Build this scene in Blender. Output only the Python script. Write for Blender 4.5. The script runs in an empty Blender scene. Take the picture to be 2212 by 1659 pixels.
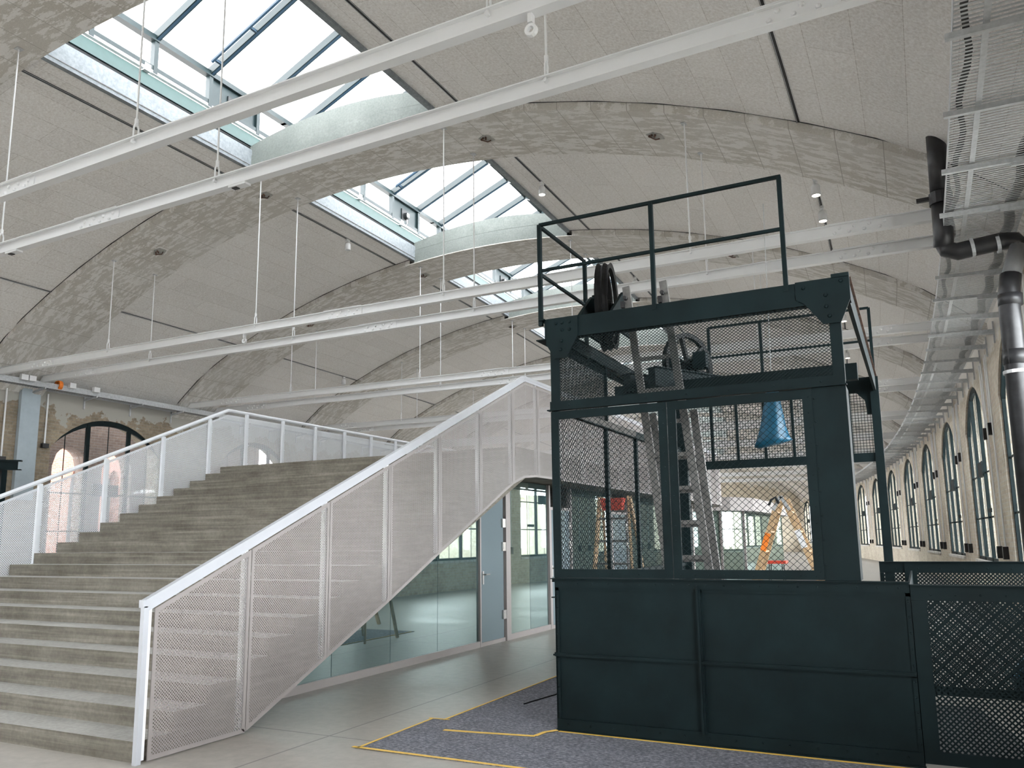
import bpy, math, random
from mathutils import Vector, Matrix
random.seed(7)
S=bpy.context.scene
COL=S.collection
PI=math.pi
sin,cos,sqrt=math.sin,math.cos,math.sqrt
# ------------------------------------------------------------------ hall geometry (a gently curved ring)
XW,YC,R,BE,PH,DT,ZT=1.692,11.714,257.083,.026125,.017,.576,6.01
XC=XW-R; W=22.75; BAY=R*BE
def ang(k): return PH+(k-1.5)*BE
def H(s,k,z=0.0):
    a=ang(k); return Vector((XC+(R+s)*cos(a),YC+(R+s)*sin(a),z))
def soffit(x):                       # rib soffit height, x measured from hall centre line
    x=abs(x)
    if x<10.3: return 9.45-20.1+sqrt(404.01-x*x)
    pts=[(10.3,6.61),(10.75,6.22),(11.1,5.9),(11.3,5.72),(11.4,5.62)]
    for (a,b),(c,d) in zip(pts,pts[1:]):
        if x<=c: return b+(d-b)*(x-a)/(c-a)
    return 5.62
def panelz(x):
    x=abs(x)
    if x<10.3: return soffit(x)+.15*min(1,(11.2-x)/1.2)
    pts=[(10.3,6.72),(10.8,6.32),(11.2,5.98),(11.5,5.75)]
    for (a,b),(c,d) in zip(pts,pts[1:]):
        if x<=c: return b+(d-b)*(x-a)/(c-a)
    return 5.75
# ------------------------------------------------------------------ mesh builder
class MB:
    def __init__(s): s.v=[];s.f=[];s.uv={};s.m=[]; s.mi=0
    def add(s,vs,fs,uvs=None):
        n=len(s.v); s.v+=[Vector(v) for v in vs]
        for i,f in enumerate(fs):
            s.f.append([n+j for j in f]); s.m.append(s.mi)
            if uvs: s.uv[len(s.f)-1]=uvs[i]
        return s
    def box(s,x0,x1,y0,y1,z0,z1):
        return s.add([(x0,y0,z0),(x1,y0,z0),(x1,y1,z0),(x0,y1,z0),(x0,y0,z1),(x1,y0,z1),(x1,y1,z1),(x0,y1,z1)],
          [(0,3,2,1),(4,5,6,7),(0,1,5,4),(1,2,6,5),(2,3,7,6),(3,0,4,7)])
    def beam(s,p,q,w,h,up=(0,0,1),n=4):
        p=Vector(p);q=Vector(q);d=(q-p).normalized();u=Vector(up)
        sd=d.cross(u)
        if sd.length<1e-4: sd=d.cross(Vector((1,0,0)))
        sd.normalize(); u=sd.cross(d).normalized()
        o=[sd*(a*w/2)+u*(b*h/2) for a,b in((-1,-1),(1,-1),(1,1),(-1,1))]
        return s.add([p+x for x in o]+[q+x for x in o],[(3,2,1,0),(4,5,6,7),(0,1,5,4),(1,2,6,5),(2,3,7,6),(3,0,4,7)])
    def tube(s,pts,r,n=8,caps=True):
        pts=[Vector(p) for p in pts]; rs=r if isinstance(r,(list,tuple)) else [r]*len(pts)
        vs=[];u=None
        for i,p in enumerate(pts):
            d=(pts[min(i+1,len(pts)-1)]-pts[max(i-1,0)]).normalized()
            if u is None:
                u=d.cross(Vector((0,0,1)))
                if u.length<1e-3: u=d.cross(Vector((1,0,0)))
            u=(u-d*u.dot(d)).normalized(); w=d.cross(u)
            for j in range(n):
                a=2*PI*j/n; vs.append(p+(u*cos(a)+w*sin(a))*rs[i])
        fs=[]
        for i in range(len(pts)-1):
            for j in range(n):
                a=i*n+j;b=i*n+(j+1)%n; fs.append((a,b,b+n,a+n))
        if caps: fs.append(tuple(reversed(range(n)))); fs.append(tuple(range(len(vs)-n,len(vs))))
        return s.add(vs,fs)
    def prism(s,poly,o,U,V,T):      # polygon in plane (U,V) at o, extruded by vector T
        o=Vector(o);U=Vector(U);V=Vector(V);T=Vector(T);n=len(poly)
        a=[o+U*x+V*y for x,y in poly]; b=[p+T for p in a]
        fs=[tuple(range(n)),tuple(reversed(range(n,2*n)))]+[(i,i+n,(i+1)%n+n,(i+1)%n) for i in range(n)]
        return s.add(a+b,fs)
    def lathe(s,prof,o,A,n=16):     # profile (r,h) around axis A through o
        o=Vector(o);A=Vector(A).normalized();u=A.cross(Vector((0,0,1)))
        if u.length<1e-3:u=A.cross(Vector((1,0,0)))
        u.normalize();w=A.cross(u);vs=[]
        for j in range(n):
            t=2*PI*j/n
            for r,h in prof: vs.append(o+A*h+(u*cos(t)+w*sin(t))*r)
        m=len(prof);fs=[]
        for j in range(n):
            for i in range(m-1):
                a=j*m+i;b=((j+1)%n)*m+i; fs.append((a,b,b+1,a+1))
        return s.add(vs,fs)
    def lattice(s,poly,o,U,V,pitch,w,a1=45,a2=-45,t=.0,off=.001):
        o=Vector(o);U=Vector(U).normalized();V=Vector(V).normalized();N=U.cross(V)
        for fam,a in enumerate((a1,a2)):
            a=math.radians(a); d=(cos(a),sin(a)); nn=(-sin(a),cos(a))
            pr=[x*nn[0]+y*nn[1] for x,y in poly]; c=min(pr)+pitch*.5
            while c<max(pr):
                xs=[]
                for i in range(len(poly)):
                    (x0,y0),(x1,y1)=poly[i],poly[(i+1)%len(poly)]
                    h0=x0*nn[0]+y0*nn[1]-c;h1=x1*nn[0]+y1*nn[1]-c
                    if (h0<0)!=(h1<0):
                        q=h0/(h0-h1);x=x0+(x1-x0)*q;y=y0+(y1-y0)*q; xs.append(x*d[0]+y*d[1])
                xs.sort()
                for e0,e1 in zip(xs[::2],xs[1::2]):
                    P=o+U*(d[0]*e0+nn[0]*c)+V*(d[1]*e0+nn[1]*c)+N*(off*(fam*2-1))
                    Q=o+U*(d[0]*e1+nn[0]*c)+V*(d[1]*e1+nn[1]*c)+N*(off*(fam*2-1))
                    sd=(U*nn[0]+V*nn[1])*(w/2)
                    if t>0: s.beam(P,Q,w,t,N)
                    else: s.add([P-sd,Q-sd,Q+sd,P+sd],[(0,1,2,3)])
                c+=pitch
        return s
    def build(s,name,mats,parent=None,loc=None,smooth=False):
        me=bpy.data.meshes.new(name)
        L=Vector(loc) if loc is not None else (Vector((0,0,0)))
        if parent is not None and loc is None and parent.get('_w'): L=Vector(parent.get('_w'))
        me.from_pydata([tuple(v-L) for v in s.v],[],s.f)
        if s.uv:
            ul=me.uv_layers.new(name='UVMap')
            for p in me.polygons:
                if p.index in s.uv:
                    for li,uvc in zip(p.loop_indices,s.uv[p.index]): ul.data[li].uv=uvc
        ms=mats if isinstance(mats,(list,tuple)) else [mats]
        for m in ms: me.materials.append(m)
        if len(ms)>1:
            for p,mi in zip(me.polygons,s.m): p.material_index=mi
        if smooth:
            for p in me.polygons: p.use_smooth=True
        me.validate(); me.update()
        o=bpy.data.objects.new(name,me); COL.objects.link(o)
        if parent is not None:
            o.parent=parent
            if parent.get('_w') and loc is None: o['_w']=tuple(parent['_w'])
        elif loc is not None: o.location=L
        return o
def tag(o,label=None,cat=None,group=None,kind=None):
    if label:o['label']=label
    if cat:o['category']=cat
    if group:o['group']=group
    if kind:o['kind']=kind
    return o
def thing(name,label,cat,loc=(0,0,0),rz=0,group=None,world=True,kind=None):
    o=bpy.data.objects.new(name,None);COL.objects.link(o);o.empty_display_size=.1
    o.location=loc;o.rotation_euler=(0,0,rz)
    if world and rz==0: o['_w']=tuple(loc)
    return tag(o,label,cat,group,kind)
def struct(name,mb,m,**k):
    o=mb.build(name,m,**k); o['kind']='structure'; return o
def dup(root,loc,rz=None,label=None,group=None,name=None):
    def rec(o,par):
        c=o.copy();COL.objects.link(c);c.parent=par
        for ch in list(kids.get(o,[])): rec(ch,c)
        return c
    kids={}
    for o in root.children_recursive: kids.setdefault(o.parent,[]).append(o)
    r=rec(root,None);r.location=loc
    if rz is not None:r.rotation_euler=(0,0,rz)
    if label:r['label']=label
    if group:r['group']=group
    if name:r.name=name
    return r
# ------------------------------------------------------------------ materials
def nt(name):
    m=bpy.data.materials.new(name);m.use_nodes=True;t=m.node_tree;t.nodes.clear();return m,t
def N(t,k,**p):
    n=t.nodes.new(k)
    for a,b in p.items():
        if a in n.inputs.keys() if hasattr(n.inputs,'keys') else False: n.inputs[a].default_value=b
        else: setattr(n,a,b)
    return n
def coords(t,uv=False,scale=(1,1,1)):
    tc=t.nodes.new('ShaderNodeTexCoord')
    if uv: src=tc.outputs['UV']
    else:
        oi=t.nodes.new('ShaderNodeObjectInfo');ad=t.nodes.new('ShaderNodeVectorMath');ad.operation='ADD'
        t.links.new(tc.outputs['Object'],ad.inputs[0]);t.links.new(oi.outputs['Location'],ad.inputs[1]);src=ad.outputs[0]
    mp=t.nodes.new('ShaderNodeMapping');mp.inputs['Scale'].default_value=scale
    t.links.new(src,mp.inputs['Vector']);return mp.outputs['Vector']
def ramp(t,fac,stops):
    r=t.nodes.new('ShaderNodeValToRGB');e=r.color_ramp.elements
    while len(e)<len(stops): e.new(.5)
    for el,(p,c) in zip(e,stops): el.position=p;el.color=(*c,1)
    t.links.new(fac,r.inputs['Fac']);return r.outputs['Color']
def noise(t,vec,sc,det=4,rough=.6):
    n=t.nodes.new('ShaderNodeTexNoise');n.inputs['Scale'].default_value=sc;n.inputs['Detail'].default_value=det;n.inputs['Roughness'].default_value=rough
    t.links.new(vec,n.inputs['Vector']);return n.outputs['Fac']
def mix(t,fac,a,b,mode='MIX'):
    n=t.nodes.new('ShaderNodeMix');n.data_type='RGBA';n.blend_type=mode
    for s_,v in (('Factor',fac),('A',a),('B',b)):
        i=[q for q in n.inputs if q.name==s_ and q.enabled][0]
        if hasattr(v,'links'): t.links.new(v,i)
        elif isinstance(v,(int,float)): i.default_value=v
        else: i.default_value=(*v,1)
    return [q for q in n.outputs if q.enabled][0]
def finish(t,col,rough=.6,metal=0,bump=None,bs=.2,bd=.01,spec=.5):
    b=t.nodes.new('ShaderNodeBsdfPrincipled');o=t.nodes.new('ShaderNodeOutputMaterial')
    if hasattr(col,'links'): t.links.new(col,b.inputs['Base Color'])
    else: b.inputs['Base Color'].default_value=(*col,1)
    if hasattr(rough,'links'): t.links.new(rough,b.inputs['Roughness'])
    else: b.inputs['Roughness'].default_value=rough
    b.inputs['Metallic'].default_value=metal; b.inputs['Specular IOR Level'].default_value=spec
    if bump is not None:
        bn=t.nodes.new('ShaderNodeBump');bn.inputs['Strength'].default_value=bs;bn.inputs['Distance'].default_value=bd
        t.links.new(bump,bn.inputs['Height']);t.links.new(bn.outputs[0],b.inputs['Normal'])
    t.links.new(b.outputs[0],o.inputs[0]);return b
def paint(name,c,rough=.5,metal=0,var=.12,sc=6,spec=.5,bs=.05):
    m,t=nt(name);v=coords(t);n=noise(t,v,sc)
    lo=tuple(x*(1-var) for x in c);hi=tuple(min(1,x*(1+var)) for x in c)
    finish(t,ramp(t,n,[(.3,lo),(.7,hi)]),rough,metal,n,bs,.01,spec);return m
M={}
M['white']=paint('white_paint',(.76,.765,.775),.45,var=.015,bs=0)
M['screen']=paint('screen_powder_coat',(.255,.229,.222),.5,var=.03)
M['rail']=paint('handrail_white',(.62,.64,.67),.4,var=.03)
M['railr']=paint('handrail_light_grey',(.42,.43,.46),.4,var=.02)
M['green']=paint('dark_green_steel',(.005,.0115,.013),.6,var=.25,sc=3,spec=.13,bs=.12)
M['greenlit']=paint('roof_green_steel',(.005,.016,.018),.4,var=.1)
M['sheetgreen']=paint('pale_green_sheet',(.032,.072,.068),.45,var=.08)
M['gasket']=paint('black_gasket',(.01,.012,.013),.5)
M['raftblue']=paint('blue_grey_rafter_face',(.022,.048,.078),.4,var=.08)
M['galv']=paint('galvanised_steel',(.46,.475,.49),.45,.15,var=.15,sc=20)
M['alu']=paint('worn_aluminium',(.15,.145,.14),.5,.2,var=.3,sc=14)
M['black']=paint('black_rubber',(.012,.012,.014),.5)
M['pipe']=paint('black_pipe',(.018,.018,.02),.42,var=.4,sc=9)
M['greypipe']=paint('grey_pipe',(.16,.16,.165),.45)
M['dirty']=paint('dirty_old_paint',(.07,.065,.06),.8,var=.5,sc=14)
M['rust']=paint('rusty_edge',(.12,.065,.045),.8,var=.5,sc=12)
M['wood']=paint('ladder_wood',(.50,.34,.19),.6,var=.2,sc=8)
M['orange']=paint('orange_label',(.85,.22,.02),.5)
M['red']=paint('red_plastic',(.62,.06,.03),.5)
M['blue']=paint('blue_bag_plastic',(.003,.078,.145),.4,var=.25,sc=10,bs=.5)
M['yellow']=paint('yellow_tape',(.80,.52,.10),.6,var=.1,sc=12)
M['plate']=paint('grey_blue_plate',(.36,.42,.46),.55,var=.05)
M['steelh']=paint('brushed_steel',(.45,.44,.43),.3,.9)
M['cable']=paint('grey_cable',(.10,.10,.10),.6)
M['curb']=None
# concrete with flat board marks running along X
def concrete(name,stops,scale=(.35,2,14),sc2=2.2,rough=.8,gl=.25):
    m,t=nt(name);v=coords(t,scale=scale);n1=noise(t,v,1.6,5,.65);v2=coords(t);n2=noise(t,v2,sc2,5,.6);n3=noise(t,v2,26,3,.6)
    c=ramp(t,n1,stops); c=mix(t,.45,c,ramp(t,n2,[(.3,stops[0][1]),(.7,stops[-1][1])])); 
    c=mix(t,.22,c,ramp(t,n3,[(.35,(.25,.25,.25)),(.65,(.75,.75,.75))]),'OVERLAY')
    finish(t,c,rough,0,n1,gl,.01);return m
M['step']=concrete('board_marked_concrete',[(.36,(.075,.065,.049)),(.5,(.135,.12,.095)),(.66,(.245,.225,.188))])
M['tread']=concrete('smooth_toplit_tread_concrete',[(.3,(.26,.255,.235)),(.5,(.32,.315,.295)),(.72,(.40,.395,.37))],scale=(.8,.8,.8),sc2=1.6,gl=.05)  # trowelled treads; light from above is also put into the paler colour
M['rib']=concrete('rough_rib_plaster',[(.3,(.33,.325,.29)),(.5,(.42,.41,.37)),(.7,(.52,.50,.46))],scale=(.6,.6,.6),sc2=1.1)
def ribmat():
    m,t=nt('patchy_rib_plaster');v=coords(t,scale=(1.2,3.6,1.2));a=noise(t,v,2.2,7,.74)
    v2=coords(t);b=noise(t,v2,.55,3,.6);g=noise(t,v2,60,2,.5)
    base=ramp(t,b,[(.35,(.49,.462,.418)),(.65,(.57,.548,.512))])
    pt=ramp(t,a,[(.50,(0,0,0)),(.53,(1,1,1))])
    c=mix(t,pt,base,(.70,.68,.655)); c=mix(t,.15,c,ramp(t,g,[(.3,(.2,.2,.2)),(.7,(.8,.8,.8))]),'OVERLAY')
    # long formwork joint lines along the hall
    br=t.nodes.new('ShaderNodeTexBrick');vv=coords(t,scale=(1,1,1))
    sw=t.nodes.new('ShaderNodeSeparateXYZ');cb=t.nodes.new('ShaderNodeCombineXYZ');t.links.new(vv,sw.inputs[0]);t.links.new(sw.outputs[1],cb.inputs[0]);t.links.new(sw.outputs[0],cb.inputs[1])
    t.links.new(cb.outputs[0],br.inputs['Vector']);br.inputs['Scale'].default_value=1;br.inputs['Brick Width'].default_value=7;br.inputs['Row Height'].default_value=.62;br.inputs['Mortar Size'].default_value=.006;br.inputs['Mortar Smooth'].default_value=.1
    c=mix(t,br.outputs['Fac'],c,(.36,.34,.31))
    finish(t,c,.9,0,a,.35,.02);return m
M['rib']=ribmat()
M['upstand']=concrete('smooth_upstand_concrete',[(.3,(.125,.142,.13)),(.5,(.155,.172,.16)),(.7,(.19,.208,.193))],scale=(.8,.8,.8),sc2=1.2,gl=.05)
def ceilmat():
    m,t=nt('wood_wool_ceiling_boards');tc=coords(t,True);v2=coords(t)
    br=t.nodes.new('ShaderNodeTexBrick');t.links.new(tc,br.inputs['Vector'])
    for k_,x in (('Scale',1),('Brick Width',2.4),('Row Height',.6),('Mortar Size',.0035),('Mortar Smooth',.1)): br.inputs[k_].default_value=x
    br.inputs['Color1'].default_value=(.72,.70,.68,1);br.inputs['Color2'].default_value=(.77,.75,.73,1);br.inputs['Mortar'].default_value=(.50,.47,.44,1)
    g=noise(t,v2,26,3,.75);b=noise(t,v2,.35,3,.6)
    c=mix(t,.6,br.outputs['Color'],ramp(t,g,[(.3,(.15,.15,.15)),(.7,(.85,.85,.85))]),'OVERLAY')
    c=mix(t,.35,c,ramp(t,b,[(.35,(.4,.39,.38)),(.65,(.6,.59,.58))]),'OVERLAY')
    finish(t,c,.95,0,g,.5,.01,.2);return m
M['ceil']=ceilmat()
def curbmat():
    m,t=nt('pale_speckled_curb_board');v=coords(t);g=noise(t,v,14,3,.7)
    finish(t,ramp(t,g,[(.35,(.17,.19,.205)),(.65,(.24,.265,.28))]),.7);return m
M['curb']=curbmat()
def brickmat(name,c1,c2,mo,plaster=None,sc=1,patch=.56):
    m,t=nt(name);tc=coords(t,True);br=t.nodes.new('ShaderNodeTexBrick');t.links.new(tc,br.inputs['Vector'])
    for k_,x in (('Scale',1),('Brick Width',.26),('Row Height',.085),('Mortar Size',.008),('Mortar Smooth',.2),('Bias',-.2)): br.inputs[k_].default_value=x
    br.inputs['Color1'].default_value=(*c1,1);br.inputs['Color2'].default_value=(*c2,1);br.inputs['Mortar'].default_value=(*mo,1)
    v2=coords(t);b=noise(t,v2,.8,5,.7);g=noise(t,v2,9,4,.7)
    c=mix(t,.5,br.outputs['Color'],ramp(t,b,[(.3,(.3,.3,.3)),(.7,(.7,.7,.7))]),'OVERLAY')
    c=mix(t,.4,c,ramp(t,g,[(.3,(.25,.25,.25)),(.7,(.75,.75,.75))]),'OVERLAY')
    if plaster:
        # plaster remains: above 5.15 m mostly plastered, ragged edge
        sp=t.nodes.new('ShaderNodeSeparateXYZ');t.links.new(tc,sp.inputs[0])
        ma=t.nodes.new('ShaderNodeMath');ma.operation='MULTIPLY_ADD';t.links.new(b,ma.inputs[0]);ma.inputs[1].default_value=2.2;t.links.new(sp.outputs[1],ma.inputs[2])
        f=ramp(t,ma.outputs[0],[(0,(0,0,0)),(1,(1,1,1))])
        mr=t.nodes.new('ShaderNodeMapRange');t.links.new(ma.outputs[0],mr.inputs[0]);mr.inputs[1].default_value=6.42;mr.inputs[2].default_value=6.46
        c=mix(t,mr.outputs[0],c,plaster)
    finish(t,c,.9,0,br.outputs['Fac'],-.4,.01);return m
M['brickR']=brickmat('lit_yellow_brick',(.52,.45,.35),(.62,.55,.45),(.56,.53,.47),(.66,.63,.58))  # same brick as the left wall; brighter side light put into the colour
M['brickL']=brickmat('shaded_yellow_brick',(.22,.175,.125),(.30,.245,.175),(.25,.225,.185),(.37,.355,.32))  # same brick darkened; shade on the left wall put into the colour
M['brickdark']=brickmat('dark_red_brick',(.13,.09,.075),(.17,.12,.10),(.18,.165,.155))
M['brickpink']=brickmat('light_red_brick',(.36,.15,.105),(.43,.20,.15),(.46,.36,.31))
def floormat():
    m,t=nt('polished_concrete_floor');v=coords(t);b=noise(t,v,.5,5,.65);g=noise(t,v,9,4,.7)
    c=ramp(t,b,[(.3,(.31,.288,.258)),(.7,(.40,.376,.342))]);c=mix(t,.25,c,ramp(t,g,[(.3,(.3,.3,.3)),(.7,(.7,.7,.7))]),'OVERLAY')
    br=t.nodes.new('ShaderNodeTexBrick');mp=t.nodes.new('ShaderNodeMapping');mp.inputs['Location'].default_value=(4.55,-5.62,0)
    t.links.new(coords(t),mp.inputs['Vector']);t.links.new(mp.outputs[0],br.inputs['Vector']);br.offset=0
    for k_,x in (('Scale',1),('Brick Width',5.6),('Row Height',5.6),('Mortar Size',.008),('Mortar Smooth',0)): br.inputs[k_].default_value=x
    c=mix(t,br.outputs['Fac'],c,(.16,.15,.14))
    r=ramp(t,b,[(.3,(.42,.42,.42)),(.7,(.55,.55,.55))])
    finish(t,c,r,0,g,.03,.005);return m
M['floor']=floormat()
def feltmat():
    m,t=nt('grey_felt');v=coords(t,scale=(1,1.6,1));a=noise(t,v,30,5,.8);b=noise(t,v,4,4,.6)
    c=ramp(t,a,[(.34,(.075,.078,.10)),(.5,(.17,.175,.205)),(.66,(.36,.37,.41))]);c=mix(t,.4,c,ramp(t,b,[(.3,(.35,.35,.35)),(.7,(.65,.65,.65))]),'OVERLAY')
    finish(t,c,.95,0,a,.4,.01,.2);return m
M['felt']=feltmat()
def glassmat(name,tint=(1,1,1),refl=1.0):
    m,t=nt(name);o=t.nodes.new('ShaderNodeOutputMaterial');tr=t.nodes.new('ShaderNodeBsdfTransparent');tr.inputs[0].default_value=(*tint,1)
    gl=t.nodes.new('ShaderNodeBsdfGlossy');gl.inputs['Roughness'].default_value=.02;lw=t.nodes.new('ShaderNodeLayerWeight');lw.inputs[0].default_value=.5
    pw=t.nodes.new('ShaderNodeMath');pw.operation='POWER';t.links.new(lw.outputs['Facing'],pw.inputs[0]);pw.inputs[1].default_value=5
    fr=t.nodes.new('ShaderNodeMath');fr.operation='MULTIPLY_ADD';t.links.new(pw.outputs[0],fr.inputs[0]);fr.inputs[1].default_value=.8*refl;fr.inputs[2].default_value=.04
    mx=t.nodes.new('ShaderNodeMixShader');t.links.new(fr.outputs[0],mx.inputs[0]);t.links.new(tr.outputs[0],mx.inputs[1]);t.links.new(gl.outputs[0],mx.inputs[2]);t.links.new(mx.outputs[0],o.inputs[0]);return m
M['glass']=glassmat('clear_glass',(.95,.97,.97))
def tealmat(name,c,base=.02,boost=.42):
    m,t=nt(name);o=t.nodes.new('ShaderNodeOutputMaterial');d=t.nodes.new('ShaderNodeBsdfDiffuse');d.inputs[0].default_value=(*c,1)
    gl=t.nodes.new('ShaderNodeBsdfGlossy');gl.inputs['Roughness'].default_value=.015;gl.inputs[0].default_value=(.66,.80,.78,1)
    lw=t.nodes.new('ShaderNodeFresnel');lw.inputs[0].default_value=1.45;ma=t.nodes.new('ShaderNodeMath');ma.operation='MULTIPLY_ADD';ma.use_clamp=True
    t.links.new(lw.outputs[0],ma.inputs[0]);ma.inputs[1].default_value=boost;ma.inputs[2].default_value=base
    mx=t.nodes.new('ShaderNodeMixShader');t.links.new(ma.outputs[0],mx.inputs[0]);t.links.new(d.outputs[0],mx.inputs[1]);t.links.new(gl.outputs[0],mx.inputs[2]);t.links.new(mx.outputs[0],o.inputs[0]);return m
M['teal']=tealmat('teal_back_glass',(.042,.075,.08))
M['doorglass']=tealmat('grey_blue_door_glass',(.16,.20,.22))
M['paleglass']=tealmat('pale_green_glass',(.12,.155,.135),.04,.5)
def emis(name,c,s):
    m,t=nt(name);o=t.nodes.new('ShaderNodeOutputMaterial');e=t.nodes.new('ShaderNodeEmission');e.inputs[0].default_value=(*c,1);e.inputs[1].default_value=s;t.links.new(e.outputs[0],o.inputs[0]);return m
M['lamp']=emis('lit_lamp_face',(1,.86,.68),14)
# ------------------------------------------------------------------ the shell
K0,K1=-6,13
NA=6
b=MB()
for k in range(K0,K1): b.add([H(-W-.6,k,0),H(.6,k,0),H(.6,k+1,0),H(-W-.6,k+1,0)],[(0,1,2,3)])
struct('floor',b,M['floor'])
b=MB();b.add([(-90,-70,-.02),(70,-70,-.02),(70,150,-.02),(-90,150,-.02)],[(0,1,2,3)])
o=struct('ground',b,paint('pale_bounce_ground',(.68,.67,.64),.9,var=.08,sc=2))  # unseen yard ground, made pale to bounce daylight up onto the ceiling
# vault boards
prof=[x for x in (-11.42,-11.2,-10.8,-10.3,-9.6,-8.7,-7.6,-6.5,-5.4,-4.3,-3.2,-2.25)]
b=MB()
for side in (-1,1):
    xs=[x*side*-1 for x in prof] if side==1 else prof
    arc=[0]
    for i in range(1,len(xs)): arc.append(arc[-1]+sqrt((xs[i]-xs[i-1])**2+(panelz(xs[i])-panelz(xs[i-1]))**2))
    for k in range(K0,K1):
        for q in range(3):
            ka,kb=k+q/3,k+(q+1)/3
            for i in range(len(xs)-1):
                P=[H(xs[i]-11.375,ka,panelz(xs[i])),H(xs[i+1]-11.375,ka,panelz(xs[i+1])),H(xs[i+1]-11.375,kb,panelz(xs[i+1])),H(xs[i]-11.375,kb,panelz(xs[i]))]
                u0,u1=ka*BAY,kb*BAY
                b.add(P,[(0,1,2,3)],[[(u0,arc[i]),(u0,arc[i+1]),(u1,arc[i+1]),(u1,arc[i])]])
struct('ceiling',b,M['ceil'],smooth=False)
# arch ribs, one local mesh (x radial, y along the hall) copied at every bay line
def ribmesh():
    b=MB();HW=.9
    xs=[-11.38+i*(22.76/56) for i in range(57)]
    for i in range(56):
        a,c=xs[i],xs[i+1]; za,zc=soffit(a),soffit(c); hh=.02 if max(abs(a),abs(c))<2.45 else .45; ta,tc_=za+hh,zc+hh
        sa,sc_=a-11.375,c-11.375
        b.add([(sa,-HW,za),(sc_,-HW,zc),(sc_,HW,zc),(sa,HW,za),(sa,-HW,ta),(sc_,-HW,tc_),(sc_,HW,tc_),(sa,HW,ta)],[(0,1,2,3),(0,4,5,1),(3,2,6,7),(4,7,6,5)])
    return b
rib=ribmesh().build('trim_1',M['rib']);rib['kind']='structure'
rib.location=H(0,K0,0);rib.rotation_euler=(0,0,ang(K0))
# local frame origin is the outer wall line, so shift: mesh x=s
up=MB();HW=.9
def uz(x): return 9.93+.28*(1-(x/2.25)**2)
for i in range(16):
    a=-2.3+4.6*i/16;c=-2.3+4.6*(i+1)/16
    def zz(x): return 9.93+.28*(1-min(1,abs(x)/2.3)**2)
    m_a,m_c=soffit(a)+.38,soffit(c)+.38
    for lo,hi,hw,ins in((0,1,HW-.005,0),(1,2,HW-.02,0)):
        z0a=(soffit(a)+.015) if lo==0 else m_a+.012; z0c=(soffit(c)+.015) if lo==0 else m_c+.012
        z1a=m_a if lo==0 else zz(a); z1c=m_c if lo==0 else zz(c)
        sa,sc_=a-11.375,c-11.375
        up.add([(sa,-hw,z0a),(sc_,-hw,z0c),(sc_,hw,z0c),(sa,hw,z0a),(sa,-hw,z1a),(sc_,-hw,z1c),(sc_,hw,z1c),(sa,hw,z1a)],[(0,1,2,3),(0,4,5,1),(3,2,6,7),(4,7,6,5)])
for sx in(-2.3,2.3):
    up.add([(sx-11.375,-HW,9.4),(sx-11.375,HW,9.4),(sx-11.375,HW,9.93),(sx-11.375,-HW,9.93)],[(0,1,2,3)])
for sy in(-1,1):
    jb=MB()
    for sd in(-1,1):
        xs=[sd*(2.4+i*(8.7/30)) for i in range(31)]
        jb.tube([(x-11.375,sy*.908,panelz(x)-.004) for x in xs],.011,5)
    jb.build('shadow_joint',M['black'],parent=rib)
upo=up.build('upstand',M['upstand'],parent=rib)
n=2
for k in range(K0+1,K1+1):
    r=dup(rib,H(0,k,0),ang(k),name='trim_%d'%n);n+=1
# walls with arched openings
RW=2.6;AH=2.0;ZCR=5.22;ZSP=ZCR-RW+sqrt(RW*RW-AH*AH);SILL=.95
def archz(y): return ZCR-RW+sqrt(max(0,RW*RW-y*y))
def wall(name,s0,s1,mat,k0,k1,top=6.6):
    b=MB()
    for k in range(k0,k1):
        kc=k+.5
        def P(s,y,z): return H(s,kc+y/BAY,z)
        hb=BAY/2
        ys=[-hb,-AH]+[-AH+2*AH*i/12 for i in range(1,12)]+[AH,hb]
        for y0,y1 in zip(ys,ys[1:]):
            segs=[]
            if y1<=-AH+1e-6 or y0>=AH-1e-6: segs=[((0,top),(0,top))]
            else: segs=[((0,SILL),(0,SILL)),((archz(y0),top),(archz(y1),top))]
            for s in (s0,s1):
                for (a0,a1),(c0,c1) in segs:
                    u0,u1=kc*BAY+y0,kc*BAY+y1
                    b.add([P(s,y0,a0),P(s,y1,c0),P(s,y1,c1),P(s,y0,a1)],[(0,1,2,3)],[[(u0,a0),(u1,c0),(u1,c1),(u0,a1)]])
            if len(segs)==2:
                w=abs(s1-s0)
                b.add([P(s0,y0,SILL),P(s0,y1,SILL),P(s1,y1,SILL),P(s1,y0,SILL)],[(0,1,2,3)],[[(y0,0),(y1,0),(y1,w),(y0,w)]])
                b.add([P(s0,y0,archz(y0)),P(s0,y1,archz(y1)),P(s1,y1,archz(y1)),P(s1,y0,archz(y0))],[(0,1,2,3)],[[(y0,0),(y1,0),(y1,w),(y0,w)]])
        w=abs(s1-s0)
        for y in (-AH,AH):
            b.add([P(s0,y,SILL),P(s1,y,SILL),P(s1,y,ZSP),P(s0,y,ZSP)],[(0,1,2,3)],[[(0,SILL),(w,SILL),(w,ZSP),(0,ZSP)]])
    return struct(name,b,mat)
wall('wall_right',0,.55,M['brickR'],K0,K1)
wall('wall_left',-W,-W-.55,M['brickL'],K0,K1)
for nm,k in (('wall_back',K0),('wall_front',K1)):
    b=MB();pts=[(x,panelz(x)+.6) for x in [-11.9+i*(23.8/24) for i in range(25)]]
    A=[H(x-11.375,k,0) for x,_ in pts];B=[H(x-11.375,k,max(z,9 if abs(x)>10 else z)+3) for x,z in pts]
    for i in range(24): b.add([A[i],A[i+1],B[i+1],B[i]],[(0,1,2,3)],[[(i,0),(i+1,0),(i+1,9),(i,9)]])
    struct(nm,b,M['brickR'])
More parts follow.
